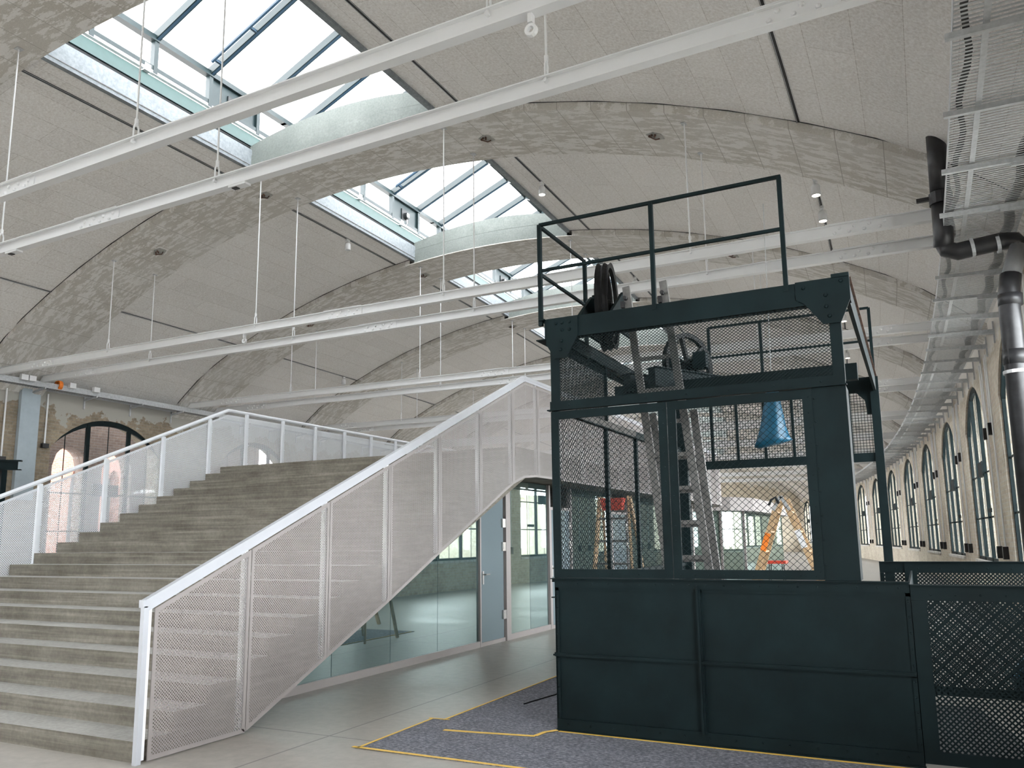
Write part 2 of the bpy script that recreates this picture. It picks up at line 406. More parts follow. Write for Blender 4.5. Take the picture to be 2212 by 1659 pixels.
# arched windows
def make_window():
    w=thing('window_1','tall arched window with dark green steel frame','window',world=False)
    b=MB();n=20;f=.10;x0,x1=.04,.10
    ys=[-AH+2*AH*i/n for i in range(n+1)]
    for i in range(n):
        p=(.07,ys[i],archz(ys[i])-.085);q=(.07,ys[i+1],archz(ys[i+1])-.085); b.beam(p,q,.07,.15)
    b.box(x0,x1,-AH,-AH+f,SILL,ZSP);b.box(x0,x1,AH-f,AH,SILL,ZSP);b.box(x0,x1,-AH,AH,SILL,SILL+.1)
    b.build('window_frame',M['green'],w)
    for y in(-.68,.68):
        b=MB();b.box(x0-.015,x1,y-.055,y+.055,SILL,archz(y)-.08);b.build('mullion',M['green'],w)
    b=MB()
    for z in (2.0,3.05):
        b.box(x0+.03,x1-.02,-AH,AH,z-.02,z+.02)
    for y in (-1.36,0,1.36): b.box(x0+.04,x1-.03,y-.012,y+.012,SILL,archz(y)-.1)
    b.build('glazing_bars',M['green'],w)
    b=MB();b.box(x0-.01,x1,-.42,.42,3.0,3.35);b.box(x0-.02,x0,-1.4,-.9,2.1,2.2);b.build('opener_plate',M['green'],w)
    b=MB();b.prism([(y,archz(y)-.05) for y in ys]+[(AH,SILL),(-AH,SILL)],(.075,0,0),(0,1,0),(0,0,1),(.008,0,0));b.build('pane',M['glass'],w)
    b=MB();b.box(-.06,.5,-AH-.05,AH+.05,SILL-.06,SILL+.02);b.build('sill',M['rib'],w)
    w['kind']='structure'
    return w
w0=make_window();wi=1
first=True
for k in range(K0,K1):
    for side in(0,1):
        loc=H(0 if side==0 else -W,k+.5,0);rz=ang(k+.5)+(PI if side else 0)
        if first: w0.location=loc;w0.rotation_euler=(0,0,rz);first=False
        else:
            wi+=1;dup(w0,loc,rz,name='window_%d'%wi)
# skylight lantern, one per bay from mid rib to mid rib
def make_sky():
    g=thing('window_60','glazed roof lantern over the middle of the bay','skylight',world=False);g['kind']='structure'
    c=-11.375;hb=BAY
    def off(s): return 1+(s)/R           # narrower bay towards the inside
    L=BAY/2*off(c)+.01
    for sg in(-1,1):
        e=c+sg*2.28
        b=MB();b.box(min(e,e+sg*.1),max(e,e+sg*.1),-L+.9,L-.9,9.4,9.83);b.build('curb',M['curb'],g)
        b=MB();b.tube([(e+sg*.07,-L,9.88),(e+sg*.07,L,9.88)],.04,8);b.build('gasket',M['gasket'],g)
        b=MB();b.box(min(e+sg*.02,e+sg*.12),max(e+sg*.02,e+sg*.12),-L,L,9.92,10.17);b.build('gutter_sheet',M['sheetgreen'],g)
        b=MB();b.box(e-.03,e+.05,-L,L,10.19,10.25)
        for i in range(3): b.box(e-.05,e+.06,-L+.9+i*1.9,-L+1.03+i*1.9,10.17,10.31)
        b.build('cable_rail',M['white'],g)
        b=MB();b.box(e-.06,e+.08,-L,L,10.84,10.95);b.box(e-.03,e+.05,-L,L,10.26,10.34);b.build('eaves_beam',M['greenlit'],g)
        b=MB();b.box(e-.08,e-.03,-L,L,10.955,11.0);b.build('eaves_strip',M['sheetgreen'],g)
        b=MB();b.add([(e+sg*.04,-L,10.2),(e+sg*.04,L,10.2),(e+sg*.04,L,10.92),(e+sg*.04,-L,10.92)],[(0,1,2,3)]);b.build('pane',M['glass'],g)
        b=MB()
        b.add([(e,-L,10.98),(e,L,10.98),(c,L,11.98),(c,-L,11.98)],[(0,1,2,3)]);b.build('pane',M['glass'],g)
        for i in range(5):
            y=-L+(i+.35)*(2*L/5)
            b=MB();b.box(e-.05,e+.06,y-.045,y+.045,10.2,10.9);b.build('mullion',M['greenlit'],g)
            b=MB();p=Vector((e,y,10.93));q=Vector((c,y,11.93));b.beam(p,q,.095,.16);r=b.build('rafter',M['greenlit'],g)
            b=MB();d=Vector((0,0,-.085));b.beam(p+d,q+d,.05,.012);b.build('rafter_face',M['raftblue'],r)
            if i==3:
                b=MB();o_=Vector((0,-.2,-.06));b.tube([p.lerp(q,.12)+o_,p.lerp(q,.98)+o_],.035,8)
                for f_ in(.15,.55,.95): b.beam(p.lerp(q,f_)+o_,p.lerp(q,f_)+Vector((0,-.03,-.06)),.05,.05)
                b.build('opener_tube',M['raftblue'],r)
    for i,y in ((0,-L+.35*2*L/5),(3,-L+3.35*2*L/5)):
        e=c-2.28;y0=y+.05;y1=y+2*L/5-.05
        b=MB();b.box(e-.03,e,y0,y1,10.25,10.85);p=b.build('vent_panel',M['sheetgreen'],g);p.data.materials[0]=M['greenlit']
        ym=(y0+y1)/2
        b=MB();b.box(e,e+.03,ym-.17,ym+.17,10.32,10.68);b.lathe([(0,.1),(.09,.1),(.1,0)],(e+.02,ym,10.5),(1,0,0),10);f_=b.build('vent_fan',M['gasket'],p)
        b=MB();b.box(e+.1,e+.13,ym-.05,ym+.05,10.46,10.56);b.tube([(e+.08,ym,10.45),(e+.07,ym+.03,10.3),(e+.02,ym+.02,10.2)],.008,5);b.build('motor_box',M['white'],p)
    return g
sk=make_sky()
b=MB();b.box(-11.43,-11.32,-BAY/2,BAY/2,11.9,12.06);b.build('ridge_beam',M['greenlit'],sk)
wi=60;first=True
for k in range(K0,K1):
    loc=H(0,k+.5,0)
    # lantern mesh coordinates are s about the outer wall line
    if first: sk.location=loc;sk.rotation_euler=(0,0,ang(k+.5));first=False
    else:
        wi+=1;dup(sk,loc,ang(k+.5),name='window_%d'%wi)
# roof skin over the boards is the boards themselves; dark joint lines beside the ribs
# ------------------------------------------------------------------ tie beams and hanger rods
ORD=['nearest','second','third','fourth','fifth','sixth','seventh','eighth','ninth','tenth','eleventh','twelfth']
def make_tie():
    t=thing('tie_beam','x','beam',world=False)
    b=MB();x0,x1=-22.6,-.15
    b.box(x0,x1,-.008,.008,-.075,.075);b.box(x0,x1,-.055,.055,.075,.088);b.box(x0,x1,-.055,.055,-.088,-.075);b.build('girder',M['white'],t)
    for s in(-20.6,-11.375,-2.1):
        b=MB();b.box(s-.45,s+.45,-.022,-.008,-.074,.074);b.box(s-.45,s+.45,-.062,.062,.088,.10)
        for i in range(4):
            for j in(0,1): b.lathe([(0,.026),(.02,.018),(.028,0)],(s-.33+i*.2+j*.07,-.022,-.035+j*.065),(0,-1,0),8)
        b.build('splice_plate',M['white'],t)
    return t
tie=make_tie()
def make_rod(L):
    t=thing('hanger_rod','x','rod',world=False)
    b=MB();b.tube([(0,0,.22),(0,0,L)],.012,6);b.build('rod',M['white'],t)
    b=MB();b.tube([(0,-.03,-.06),(0,-.03,.12),(0,0,.2)],.011,6);b.tube([(0,.03,-.06),(0,.03,.12),(0,0,.2)],.011,6);b.lathe([(0,-.05),(.02,-.05),(.02,.05),(0,.05)],(0,0,-.05),(0,1,0),8);b.lathe([(0,.25),(.022,.23),(.022,.17),(0,.15)],(0,0,0),(0,0,1),8);b.build('clevis',M['white'],t)
    b=MB();b.box(-.05,.05,-.05,.05,L-.012,L);b.build('anchor_plate',M['galv'],t)
    return t
rods={}
RS=[-18.2,-13.66,-9.1,-4.55]
firstt=True
for k in range(0,10):
    for pi,(o,pn) in enumerate(((-DT,'front'),(DT,'rear'))):
        a=ang(k);n_=Vector((-sin(a),cos(a),0))
        loc=H(0,k,ZT)+n_*o
        lab='white steel tie beam under the %s arch rib, %s one of its pair'%(ORD[k],pn)
        if firstt: tie.location=loc;tie.rotation_euler=(0,0,a);tag(tie,lab,None,'tie beams spanning the hall');firstt=False
        else: dup(tie,loc,a,lab)
        for i,s in enumerate(RS):
            L=soffit(s+11.375)-ZT-.09
            key=round(L,2)
            p=H(s,k,ZT+.09)+n_*o
            lab='thin white hanger rod, %s beam under %s arch, %s from left wall'%(pn,ORD[k],ORD[i] if i else 'first')
            if key not in rods:
                r=make_rod(L);r.location=p;r.rotation_euler=(0,0,a);tag(r,lab,None,'hanger rods of the tie beams');rods[key]=r
            else: dup(rods[key],p,a,lab)
# old anchor holes on the ribs
b=MB();b.prism([(-.16,-.02),(-.05,.16),(.15,.10),(.14,-.09),(.0,-.14)],(0,0,0),(1,0,0),(0,1,0),(0,0,-.012));
anch=b.build('anchor_scar',M['tread']);
b=MB();
for i in range(5): b.lathe([(0,-.03),(.018,-.03),(.018,0)],(random.uniform(-.1,.1),random.uniform(-.08,.08),-.012),(0,0,1),6)
b.tube([(-.1,.0,-.03),(0,.08,-.04),(.08,.05,-.03)],.012,5);b.build('rusty_bolt',M['rust'],anch)
fa=True
for k,s in ((1,-17.4),(1,-14.1),(1,-8.5),(1,-5.2),(2,-18),(2,-13.9),(2,-5.1),(3,-13.9),(3,-8.8)):
    x=s+11.375;sl=(soffit(x+.05)-soffit(x-.05))/.1
    p=H(s,k,soffit(x)-.001);lab='patched old anchor fixing on the %s arch rib, %.0f metres in from the right wall'%(ORD[k],-s)
    if fa: o=anch;fa=False
    else: o=dup(anch,p)
    o.location=p;o.rotation_euler=Matrix.Rotation(ang(k),4,'Z').to_3x3().__matmul__(Matrix.Rotation(-math.atan(sl),3,'Y')).to_euler()
    tag(o,lab,'fixing','old anchor fixings on the ribs')
# ------------------------------------------------------------------ light tracks in the vault and spotlights
def track(x,k,lab):
    b=MB();s=x-11.375;z=panelz(x)-.004
    kk=[k+.135+i*(.73/4) for i in range(5)]
    for a,c in zip(kk,kk[1:]):
        p,q=H(s,a,z),H(s,c,z);b.mi=0;b.beam(p,q,.07,.012)
        b.mi=1
        for d in(-.025,.025): b.beam(H(s+d,a,z-.006),H(s+d,c,z-.006),.008,.012)
    o=b.build('light_track',[M['black'],M['galv']],loc=H(s,k+.5,z));tag(o,lab,'light track','light tracks let into the ceiling')
for k in range(-1,8):
    for x,nm in((-8.6,'low on the left side'),(-2.92,'left of the skylight'),(2.92,'right of the skylight'),(8.6,'low on the right side')):
        track(x,k,'dark light track in the ceiling, %s, %s bay'%(nm,'camera' if k<0 else ORD[k]))
def make_spot(lit):
    t=thing('spotlight','x','spotlight',world=False)
    b=MB();b.box(-.03,.03,-.06,.06,-.05,0);b.tube([(0,0,-.05),(0,0,-.1)],.01,6);b.build('adapter',M['white'],t)
    b=MB();b.lathe([(0,-.08),(.055,-.09),(.075,-.13),(.08,-.29),(.068,-.29),(.066,-.27)],(0,0,0),(0,0,1),14);b.build('lamp_housing',M['white'],t,smooth=True)
    b=MB();b.lathe([(0,-.275),(.066,-.275)],(0,0,0),(0,0,1),14);b.build('lamp_face',M['lamp'] if lit else M['rail'],t)
    return t
sl_,su_=make_spot(True),make_spot(False)
uses={0:sl_,1:su_};done=set()
for x,k,lit,lab in ((8.6,1.19,1,'upper lit white spotlight on the low right track behind the lift railing'),(8.6,1.38,1,'lower lit white spotlight on the low right track, above the front tie beam'),
  (2.92,1.39,1,'white spotlight on the track right of the second skylight, above the lift guard rail'),(-2.92,1.51,0,'unlit white spotlight on the track left of the second skylight'),
  (2.92,2.5,0,'unlit white spotlight right of the third skylight, above the ladder tops'),(8.6,2.3,1,'lit white spotlight seen behind the rusty roof beam of the lift'),
  (8.6,2.55,1,'lit white spotlight seen below the rear guard rail of the lift'),(-8.6,2.72,0,'unlit white spotlight low on the left vault, third bay'),(8.6,3.3,1,'distant lit white spotlight low on the right vault, fourth bay')):
    i=0 if lit else 1;p=H(x-11.375,k,panelz(x)-.01)
    if i not in done: o=uses[i];o.location=p;done.add(i);tag(o,lab,None,'track spotlights')
    else: dup(uses[i],p,0,lab,'track spotlights')
def clamp(k,o,s,lab,kind):
    a=ang(k);n_=Vector((-sin(a),cos(a),0));p=H(s,k,ZT-.07)+n_*o
    t=thing('beam_pulley' if kind else 'sensor_box',lab,'pulley' if kind else 'sensor',p,a,world=False)
    b=MB()
    if kind:
        b.box(-.02,.02,-.03,.03,-.10,0);b.build('strap',M['white'],t)
        b=MB();b.lathe([(.03,-.02),(.055,-.02),(.055,.02),(.03,.02),(.03,-.02)],(0,0,-.16),(0,1,0),14);b.build('wheel',M['white'],t)
    else:
        b.box(-.14,.14,-.05,.05,-.045,0);b.build('casing',M['white'],t);b=MB();b.box(-.1,-.02,-.03,.03,-.055,-.045);b.build('lens',M['black'],t)
clamp(0,-DT,-4.15,'small white pulley hanging under the nearest front tie beam at the top edge',1)
clamp(1,-DT,-13.95,'small white pulley under the front tie beam of the second arch, left half',1)
clamp(0,DT,-8.7,'flat white sensor box under the nearest rear tie beam, near the skylight',0)
clamp(0,DT,-13.3,'flat white sensor box under the nearest rear tie beam at the left picture edge',0)
# ------------------------------------------------------------------ concrete staircase
XS0,XS1=-11.42,-5.335;Y0S,GO,RI,NS=4.35,.34,.15,20
st=thing('concrete_staircase','wide board-marked concrete staircase rising between the white perforated screens','staircase',(XS0,Y0S,0))
def und(y): return max(0.0,.441*(y-5.36))
for i in range(NS):
    y=Y0S+i*GO;y1=y+GO;z1=(i+1)*RI
    if i==NS-1: break
    b=MB();j=(i%3)*.001
    poly=[(y,und(y)),(y1,und(y1)),(y1,z1),(y,z1)]
    if i<3: poly=[(y,0),(y1,0),(y1,z1),(y,z1)]
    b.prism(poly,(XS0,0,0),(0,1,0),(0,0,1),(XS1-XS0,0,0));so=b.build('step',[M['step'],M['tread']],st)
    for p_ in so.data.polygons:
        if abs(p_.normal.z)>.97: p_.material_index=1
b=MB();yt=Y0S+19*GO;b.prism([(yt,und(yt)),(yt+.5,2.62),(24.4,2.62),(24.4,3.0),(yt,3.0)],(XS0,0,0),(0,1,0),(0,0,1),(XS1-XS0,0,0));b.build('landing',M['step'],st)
# ------------------------------------------------------------------ white perforated railings
RS_=(4.118-1.187)/(11.014-4.326)
def rtop(y): return 1.187+(y-4.326)*RS_ if y<11.014 else 4.118
def rbot(y):
    if y<5.38: return .01
    pts=[(5.38,.01),(7.49,.956),(10.293,2.285),(10.6,2.42),(10.96,2.53),(11.4,2.57),(12,2.575),(60,2.575)]
    for (a,c),(d,e) in zip(pts,pts[1:]):
        if y<=d: return c+(e-c)*(y-a)/(d-a)
def solidframe(mb,poly,X,w,t=.003):
    n=len(poly);cx=sum(p[0] for p in poly)/n;cy=sum(p[1] for p in poly)/n
    # area orientation
    A=sum(poly[i][0]*poly[(i+1)%n][1]-poly[(i+1)%n][0]*poly[i][1] for i in range(n));sg=1 if A>0 else -1
    inner=[]
    for i in range(n):
        p0=Vector(poly[i-1]);p1=Vector(poly[i]);p2=Vector(poly[(i+1)%n])
        d1=(p1-p0).normalized();d2=(p2-p1).normalized()
        n1=Vector((-d1.y,d1.x))*sg;n2=Vector((-d2.y,d2.x))*sg;m=(n1+n2)
        m=m/ max(.3,(m.dot(n1)))
        inner.append(p1+m*w)
    for x in (X-t,X+t):
        for i in range(n):
            j=(i+1)%n;a,c=poly[i],poly[j];d,e=inner[j],inner[i]
            mb.add([(x,a[0],a[1]),(x,c[0],c[1]),(x,d[0],d[1]),(x,e[0],e[1])],[(0,1,2,3)])
    return [(p[0],p[1]) for p in inner]
PJ=[4.40,5.39,6.44,7.485,8.54,9.6,10.6,11.5]+[12.5+i for i in range(13)]
def railing(X,lab,outer,round_rail):
    sg=1 if outer>0 else -1
    g=thing('perforated_railing',lab,'railing',(X,4.33,0))
    # posts stand just inside the sheet
    for i,y in enumerate(PJ):
        yy=y-.045 if i else y-.03
        b=MB();zt=rtop(yy)-.05
        zb=0 if i==0 else (max(rbot(yy),0) if not round_rail else max(.15+.441*(yy-4.35)-.3,.02))
        zb=min(zb,2.9)
        if round_rail: b.box(X-sg*.065,X-sg*.02,yy-.03,yy+.03,zb,zt)
        else: b.box(X-.055,X-.015,yy-.02,yy+.02,zb+.02,zt)
        if i>0:
            for q in range(3): b.lathe([(0,.03),(.016,.025),(.016,0)],(X-sg*.03,yy+.045,zt-.25-q*.35),(0,1,0),6)
        b.build('post',M['white' if not round_rail else 'rail'],g)
    # handrail
    b=MB();yend=PJ[-1]
    pts=[(X-.015*sg,4.31,rtop(4.31)-.02),(X-.015*sg,11.0,rtop(11.0)-.02),(X-.015*sg,yend,4.098)]
    if round_rail: b.tube(pts,.033,8)
    else:
        for p,q in zip(pts,pts[1:]): b.beam(p,q,.05,.05)
        b.box(X-.04,X+.01,4.29,4.33,1.13,1.187)
        for y0,y1 in((4.33,11.014),(11.014,yend)):
            b.beam((X+.004,y0,rtop(y0)-.065),(X+.004,y1,rtop(y1)-.065),.006,.045)
    b.build('handrail',M['rail'] if round_rail else M['railr'],g)
    if not round_rail:
        b=MB();b.box(X-.03,X+.01,4.30,4.345,0.0,1.14);b.build('end_post',M['railr'],g)
    for a,c in zip(PJ,PJ[1:]):
        a0,c0=a+.004,c-.004
        def bot(y): return rbot(y) if not round_rail else max(.02,min(2.75,.15+.441*(y-4.35)-.28))
        ys=[a0]+[y for y in (5.38,10.293,10.6,10.96,11.4) if a0<y<c0]+[c0]
        tys=[c0]+([11.014] if a0<11.014<c0 else [])+[a0]
        poly=[(y,bot(y)) for y in ys]+[(y,rtop(y)-.105) for y in tys]
        b=MB();inn=solidframe(b,poly,X,.035)
        b.lattice([(u,v) for u,v in inn],(X,0,0),(0,1,0),(0,0,1),.0185 if not round_rail else .023,.0083 if not round_rail else .0105,45,-45,off=.0008)
        b.build('perforated_panel',M['screen' if not round_rail else 'rail'],g)
    return g
railing(-5.27,'white perforated metal railing on the near right side of the concrete stairs',1,False)
railing(-11.5,'white perforated metal railing on the far left side of the concrete stairs',-1,True)
# curved white fascia end of the gallery
g=thing('gallery_fascia','white curved sheet fascia at the far end of the upper gallery','fascia',(-5.27,24.5,2.57))
b=MB();pp=[(-5.27,24.5)]+[(-5.27-3*(1-cos(t*PI/12)),24.5+3*sin(t*PI/12)) for t in range(1,7)]+[(-11.4,27.5)]
for (x0,y0),(x1,y1) in zip(pp,pp[1:]): b.add([(x0,y0,2.57),(x1,y1,2.57),(x1,y1,4.1),(x0,y0,4.1)],[(0,1,2,3)])
b.build('fascia_sheet',M['screen'],g)
b=MB();b.add([(x,y,2.58) for x,y in pp]+[(-11.4,24.5,2.58)],[tuple(range(len(pp)+1))]);b.build('soffit_sheet',M['screen'],g)
# ------------------------------------------------------------------ glass partition under the gallery
XP=-6.1
gp=thing('glass_partition','teal glass wall with a white base rail under the concrete stairs','partition',(XP,6,0))
def gtop(y): return min(2.6,und(y)-.015)
seams=[5.75,6.6,7.54,8.69,9.82,11.02]
def pane(y0,y1,mat,nm='glass_pane',z0=.09,zt=None,par=gp):
    b=MB();t0,t1=(zt,zt) if zt else (gtop(y0),gtop(y1))
    if t1<z0+.02: return
    b.prism([(y0,z0),(y1,z0),(y1,t1),(y0,max(t0,z0+.001))],(XP-.02,0,0),(0,1,0),(0,0,1),(.02,0,0));return b.build(nm,mat,par)
for a,c in zip(seams,seams[1:]): pane(a+.004,c-.004,M['teal'])
for a,c in ((12.05,12.85),(12.85,13.62),(14.75,15.9),(15.9,17.0),(18.2,19.4),(19.4,20.6),(20.6,21.8),(21.8,23.0),(23.0,24.3)): pane(a+.004,c-.004,M['paleglass'] if a<12.5 or a>20 else M['teal'])
b=MB();b.box(XP-.03,XP+.03,5.55,11.0,.0,.09);b.box(XP-.03,XP+.03,12.0,13.65,0,.09);b.box(XP-.03,XP+.03,14.75,17,0,.09);b.box(XP-.03,XP+.03,18.2,24.3,0,.09);b.build('base_rail',M['screen'],gp)
for y,w in ((11.02,.04),(11.97,.16),(13.68,.06),(14.72,.05),(17.03,.12),(18.17,.05),(24.35,.12)):
    b=MB();b.box(XP-.05,XP+.035,y-w/2,y+w/2,0,2.6 if y>11.5 else gtop(y));b.build('post',M['screen'],gp)
for y0,y1,lab in ((11.05,11.86,'grey glass door under the stair gallery, just left of the lift cage'),(13.72,14.69,'white framed glass door half hidden behind the lift cage corner'),(17.1,18.13,'white framed glass door seen through the side mesh of the lift')):
    d=thing('glass_door',lab,'door',(XP,y0,0),group='doors of the glass partition')
    zt=2.15
    if y0<12: zt=gtop(y0)
    b=MB();b.box(XP-.02,XP+.0,y0+.01,y1-.01,.06,zt);b.build('door_leaf',M['doorglass'],d)
    b=MB();b.box(XP-.03,XP+.02,y0,y1,.0,.06)
    if y0>12: b.box(XP-.03,XP+.03,y0,y1,zt,zt+.05);b.box(XP-.03,XP+.03,y0-.0,y0+.04,.06,zt)
    b.build('door_frame',M['screen'],d)
    b=MB();b.box(XP,XP+.015,y0+.07,y0+.11,.93,1.13);b.tube([(XP+.01,y0+.09,1.08),(XP+.06,y0+.09,1.08),(XP+.06,y0+.22,1.08)],.010,8);b.build('door_handle',M['steelh'],d)
    for z in (.42,1.5,1.88):
        b=MB();b.box(XP-.005,XP+.03,y1-.075,y1+.03,z-.07,z+.07);b.box(XP+.03,XP+.034,y1-.05,y1-.01,z-.04,z+.04);b.build('hinge',M['steelh'],d)
    if y0>12:
        pass
# room behind the glass
b=MB();b.box(-11.3,-11.2,11.6,26,0,2.6);struct('wall_inner',b,M['plate'])
# ------------------------------------------------------------------ lift head-house cage
LX0,LX1,LY0,LY1=-2.87,-.40,6.56,11.0
G=M['green']
lf=thing('lift_cage','large dark green riveted steel lift cage with mesh upper walls','lift cage',(LX0,LY0,0))
def rivets(mb,p,q,n,d,r=.009):
    p=Vector(p);q=Vector(q)
    for i in range(n):
        c=p+(q-p)*((i+.5)/n); mb.lathe([(0,r*.6),(r*.8,r*.35),(r,0)],c,d,6)
def plate_panel(x0,x1,z0,z1):
    b=MB();b.box(x0,x1,LY0+.012,LY0+.02,z0,z1)
    # folded edge angles
    b.box(x0,x0+.03,LY0-.0,LY0+.014,z0,z1);b.box(x1-.03,x1,LY0,LY0+.014,z0,z1)
    b.box(x0,x1,LY0,LY0+.014,z1-.025,z1)
    rivets(b,(x0+.015,LY0,z0),(x0+.015,LY0,z1),5,(0,-1,0));rivets(b,(x1-.015,LY0,z0),(x1-.015,LY0,z1),5,(0,-1,0))
    b.build('lower_panel',G,lf)
XM=-1.623
for x0,x1 in((LX0,XM),(XM,-.09)):
    plate_panel(x0,x1,.10,.625);plate_panel(x0,x1,.625,1.19)
b=MB();b.box(LX0,-.09,LY0-.012,LY0+.03,0,.10);b.box(LX0-.01,-.08,LY0-.03,LY0,0,.012);rivets(b,(LX0,LY0-.012,.06),(-.09,LY0-.012,.06),14,(0,-1,0));b.build('base_angle',G,lf)
b=MB();b.box(LX0,-.09,LY0-.02,LY0-.0,.61,.64);b.box(LX0-.02,-.09,LY0-.028,LY0-.02,.618,.632);b.build('seam_angle',G,lf)
b=MB();b.box(XM-.022,XM+.022,LY0-.02,LY0+.0,.08,1.19);b.box(XM-.008,XM+.008,LY0-.035,LY0-.018,.08,1.22);b.build('seam_angle',G,lf)
b=MB();b.box(LX0,-.09,LY0-.012,LY0+.02,1.19,1.27);b.box(LX0-.025,-.085,LY0-.05,LY0+.04,1.262,1.27);rivets(b,(LX0,LY0-.012,1.225),(-.09,LY0-.012,1.225),20,(0,-1,0));b.box(LX0-.03,LX0,LY0-.02,LY0+.02,1.1,1.11);b.build('top_angle',G,lf)
# other three lower sides
b=MB();b.box(LX0-.006,LX0+.006,LY0,LY1,0,1.25);b.box(LX0-.03,LX0+.03,LY0,LY1,1.235,1.27);b.box(LX0-.02,LX0+.006,LY0,LY1,.61,.64);b.build('side_panel',G,lf)
b=MB();b.box(-.10,-.085,LY0+.03,LY0+2.6,0,1.25);b.build('side_panel',G,lf)
# front columns
b=MB();b.box(-.655,-.405,LY0-.0125,LY0+.02,1.272,2.744);b.box(-.42,-.4055,LY0+.021,LY0+.25,1.272,2.744);b.box(-.6545,-.64,LY0+.021,LY0+.25,1.272,2.744);rivets(b,(-.64,LY0-.012,1.3),(-.64,LY0-.012,2.75),8,(0,-1,0));b.build('corner_column',G,lf)
b=MB();b.box(-.49,-.405,LY0-.005,LY0+.02,2.79,3.42);b.box(-.42,-.405,LY0,LY0+.09,2.79,3.42);b.build('corner_column',G,lf)
b=MB();b.box(LX0,LX0+.085,LY0-.005,LY0+.015,2.79,3.42);b.box(LX0,LX0+.015,LY0,LY0+.09,1.27,3.42);b.build('corner_column',G,lf)
# window sashes
def sash(x0,x1,z0,z1,lab):
    b=MB();w=.072;y=LY0-.02
    b.box(x0+w,x1-w,y,y+.02,z0,z0+w);b.box(x0+w,x1-w,y,y+.02,z1-w,z1);b.box(x0,x0+w,y,y+.02,z0,z1);b.box(x1-w,x1,y,y+.02,z0,z1)
    rivets(b,(x0,y,z0+.03),(x1,y,z0+.03),int((x1-x0)/.11),(0,-1,0),.007);rivets(b,(x0+.03,y,z0),(x0+.03,y,z1),12,(0,-1,0),.007);rivets(b,(x1-.03,y,z0),(x1-.03,y,z1),12,(0,-1,0),.007)
    f=b.build('mesh_sash',G,lf)
    b=MB();b.lattice([(x0+w,z0+w),(x1-w,z0+w),(x1-w,z1-w),(x0+w,z1-w)],(0,y+.012,0),(1,0,0),(0,0,1),.0375,.0032,43,-43,t=.004,off=.001);b.build('wire_mesh',G,f)
sash(LX0,-1.812,1.275,2.735,'l');sash(-1.806,-.655,1.275,2.735,'r')
# mid rail
b=MB();b.box(LX0-.01,-.405,LY0-.012,LY0+.02,2.75,2.83);b.box(LX0-.03,-.395,LY0-.04,LY0+.02,2.745,2.755);rivets(b,(LX0,LY0-.012,2.79),(-.405,LY0-.012,2.79),7,(0,-1,0));b.build('mid_rail',G,lf)
b=MB();b.lattice([(LX0+.08,2.83),(-.49,2.83),(-.49,3.43),(LX0+.08,3.43)],(0,LY0+.01,0),(1,0,0),(0,0,1),.0205,.0042,38,-38,t=.004,off=.001);b.build('upper_wire_mesh',G,lf)
# top ring beams
b=MB();b.box(LX0-.05,-.32,LY0-.01,LY0+.012,3.41,3.6);b.box(LX0-.05,-.32,LY0,LY0+.09,3.59,3.602);b.box(LX0-.05,-.32,LY0,LY0+.09,3.41,3.42);b.build('front_beam',G,lf)
b=MB();b.prism([(LX0-.0,3.6),(LX0+.28,3.6),(LX0+.28,3.42),(LX0+.16,3.22),(LX0+.05,3.22),(LX0-.03,3.36),(LX0-.03,3.6)],(0,LY0-.022,0),(1,0,0),(0,0,1),(0,.012,0))
for x,z in((.07,3.55),(.13,3.55),(.2,3.55),(.13,3.48),(.2,3.48),(.12,3.38),(.11,3.3)): b.lathe([(0,.012),(.012,.01),(.017,0)],(LX0+x,LY0-.022,z),(0,-1,0),8)
b.build('gusset_plate',G,lf)
b=MB();b.prism([(-.72,3.605),(-.32,3.605),(-.32,3.42),(-.40,3.24),(-.53,3.24),(-.66,3.42),(-.72,3.46)],(0,LY0-.022,0),(1,0,0),(0,0,1),(0,.012,0))
for x,z in((-.38,3.57),(-.66,3.55),(-.5,3.47),(-.5,3.38),(-.48,3.3)): b.lathe([(0,.012),(.012,.01),(.017,0)],(x,LY0-.022,z),(0,-1,0),8)
b.build('gusset_plate',G,lf)
b=MB();b.box(-.45,-.32,LY0-.03,LY0+.05,3.6,3.63);b.build('top_cleat',G,lf)
b=MB();b.box(LX0-.05,LX0-.035,LY0,LY1,3.41,3.6);b.box(LX0-.05,LX0+.05,LY0,LY1,3.41,3.42);b.box(LX0-.09,LX0-.035,LY0-.05,LY1,3.59,3.6);b.box(LX0-.12,LX0-.035,LY0-.05,LY1,3.40,3.41);b.build('side_beam',G,lf)
b=MB();b.box(-.36,-.33,LY0,LY1,3.41,3.6);b.mi=1;b.box(-.40,-.31,LY0+.03,LY1,3.6,3.606);b.build('side_beam',[G,M['rust']],lf)
b=MB();b.box(LX0-.05,-.30,LY1,LY1+.03,3.41,3.6);b.build('rear_beam',G,lf)
b=MB();b.prism([(-.62,3.42),(-.30,3.42),(-.30,3.3),(-.37,3.12),(-.45,3.12),(-.47,3.3),(-.56,3.4)],(0,LY1-.01,0),(1,0,0),(0,0,1),(0,.012,0));b.build('gusset_plate',G,lf)
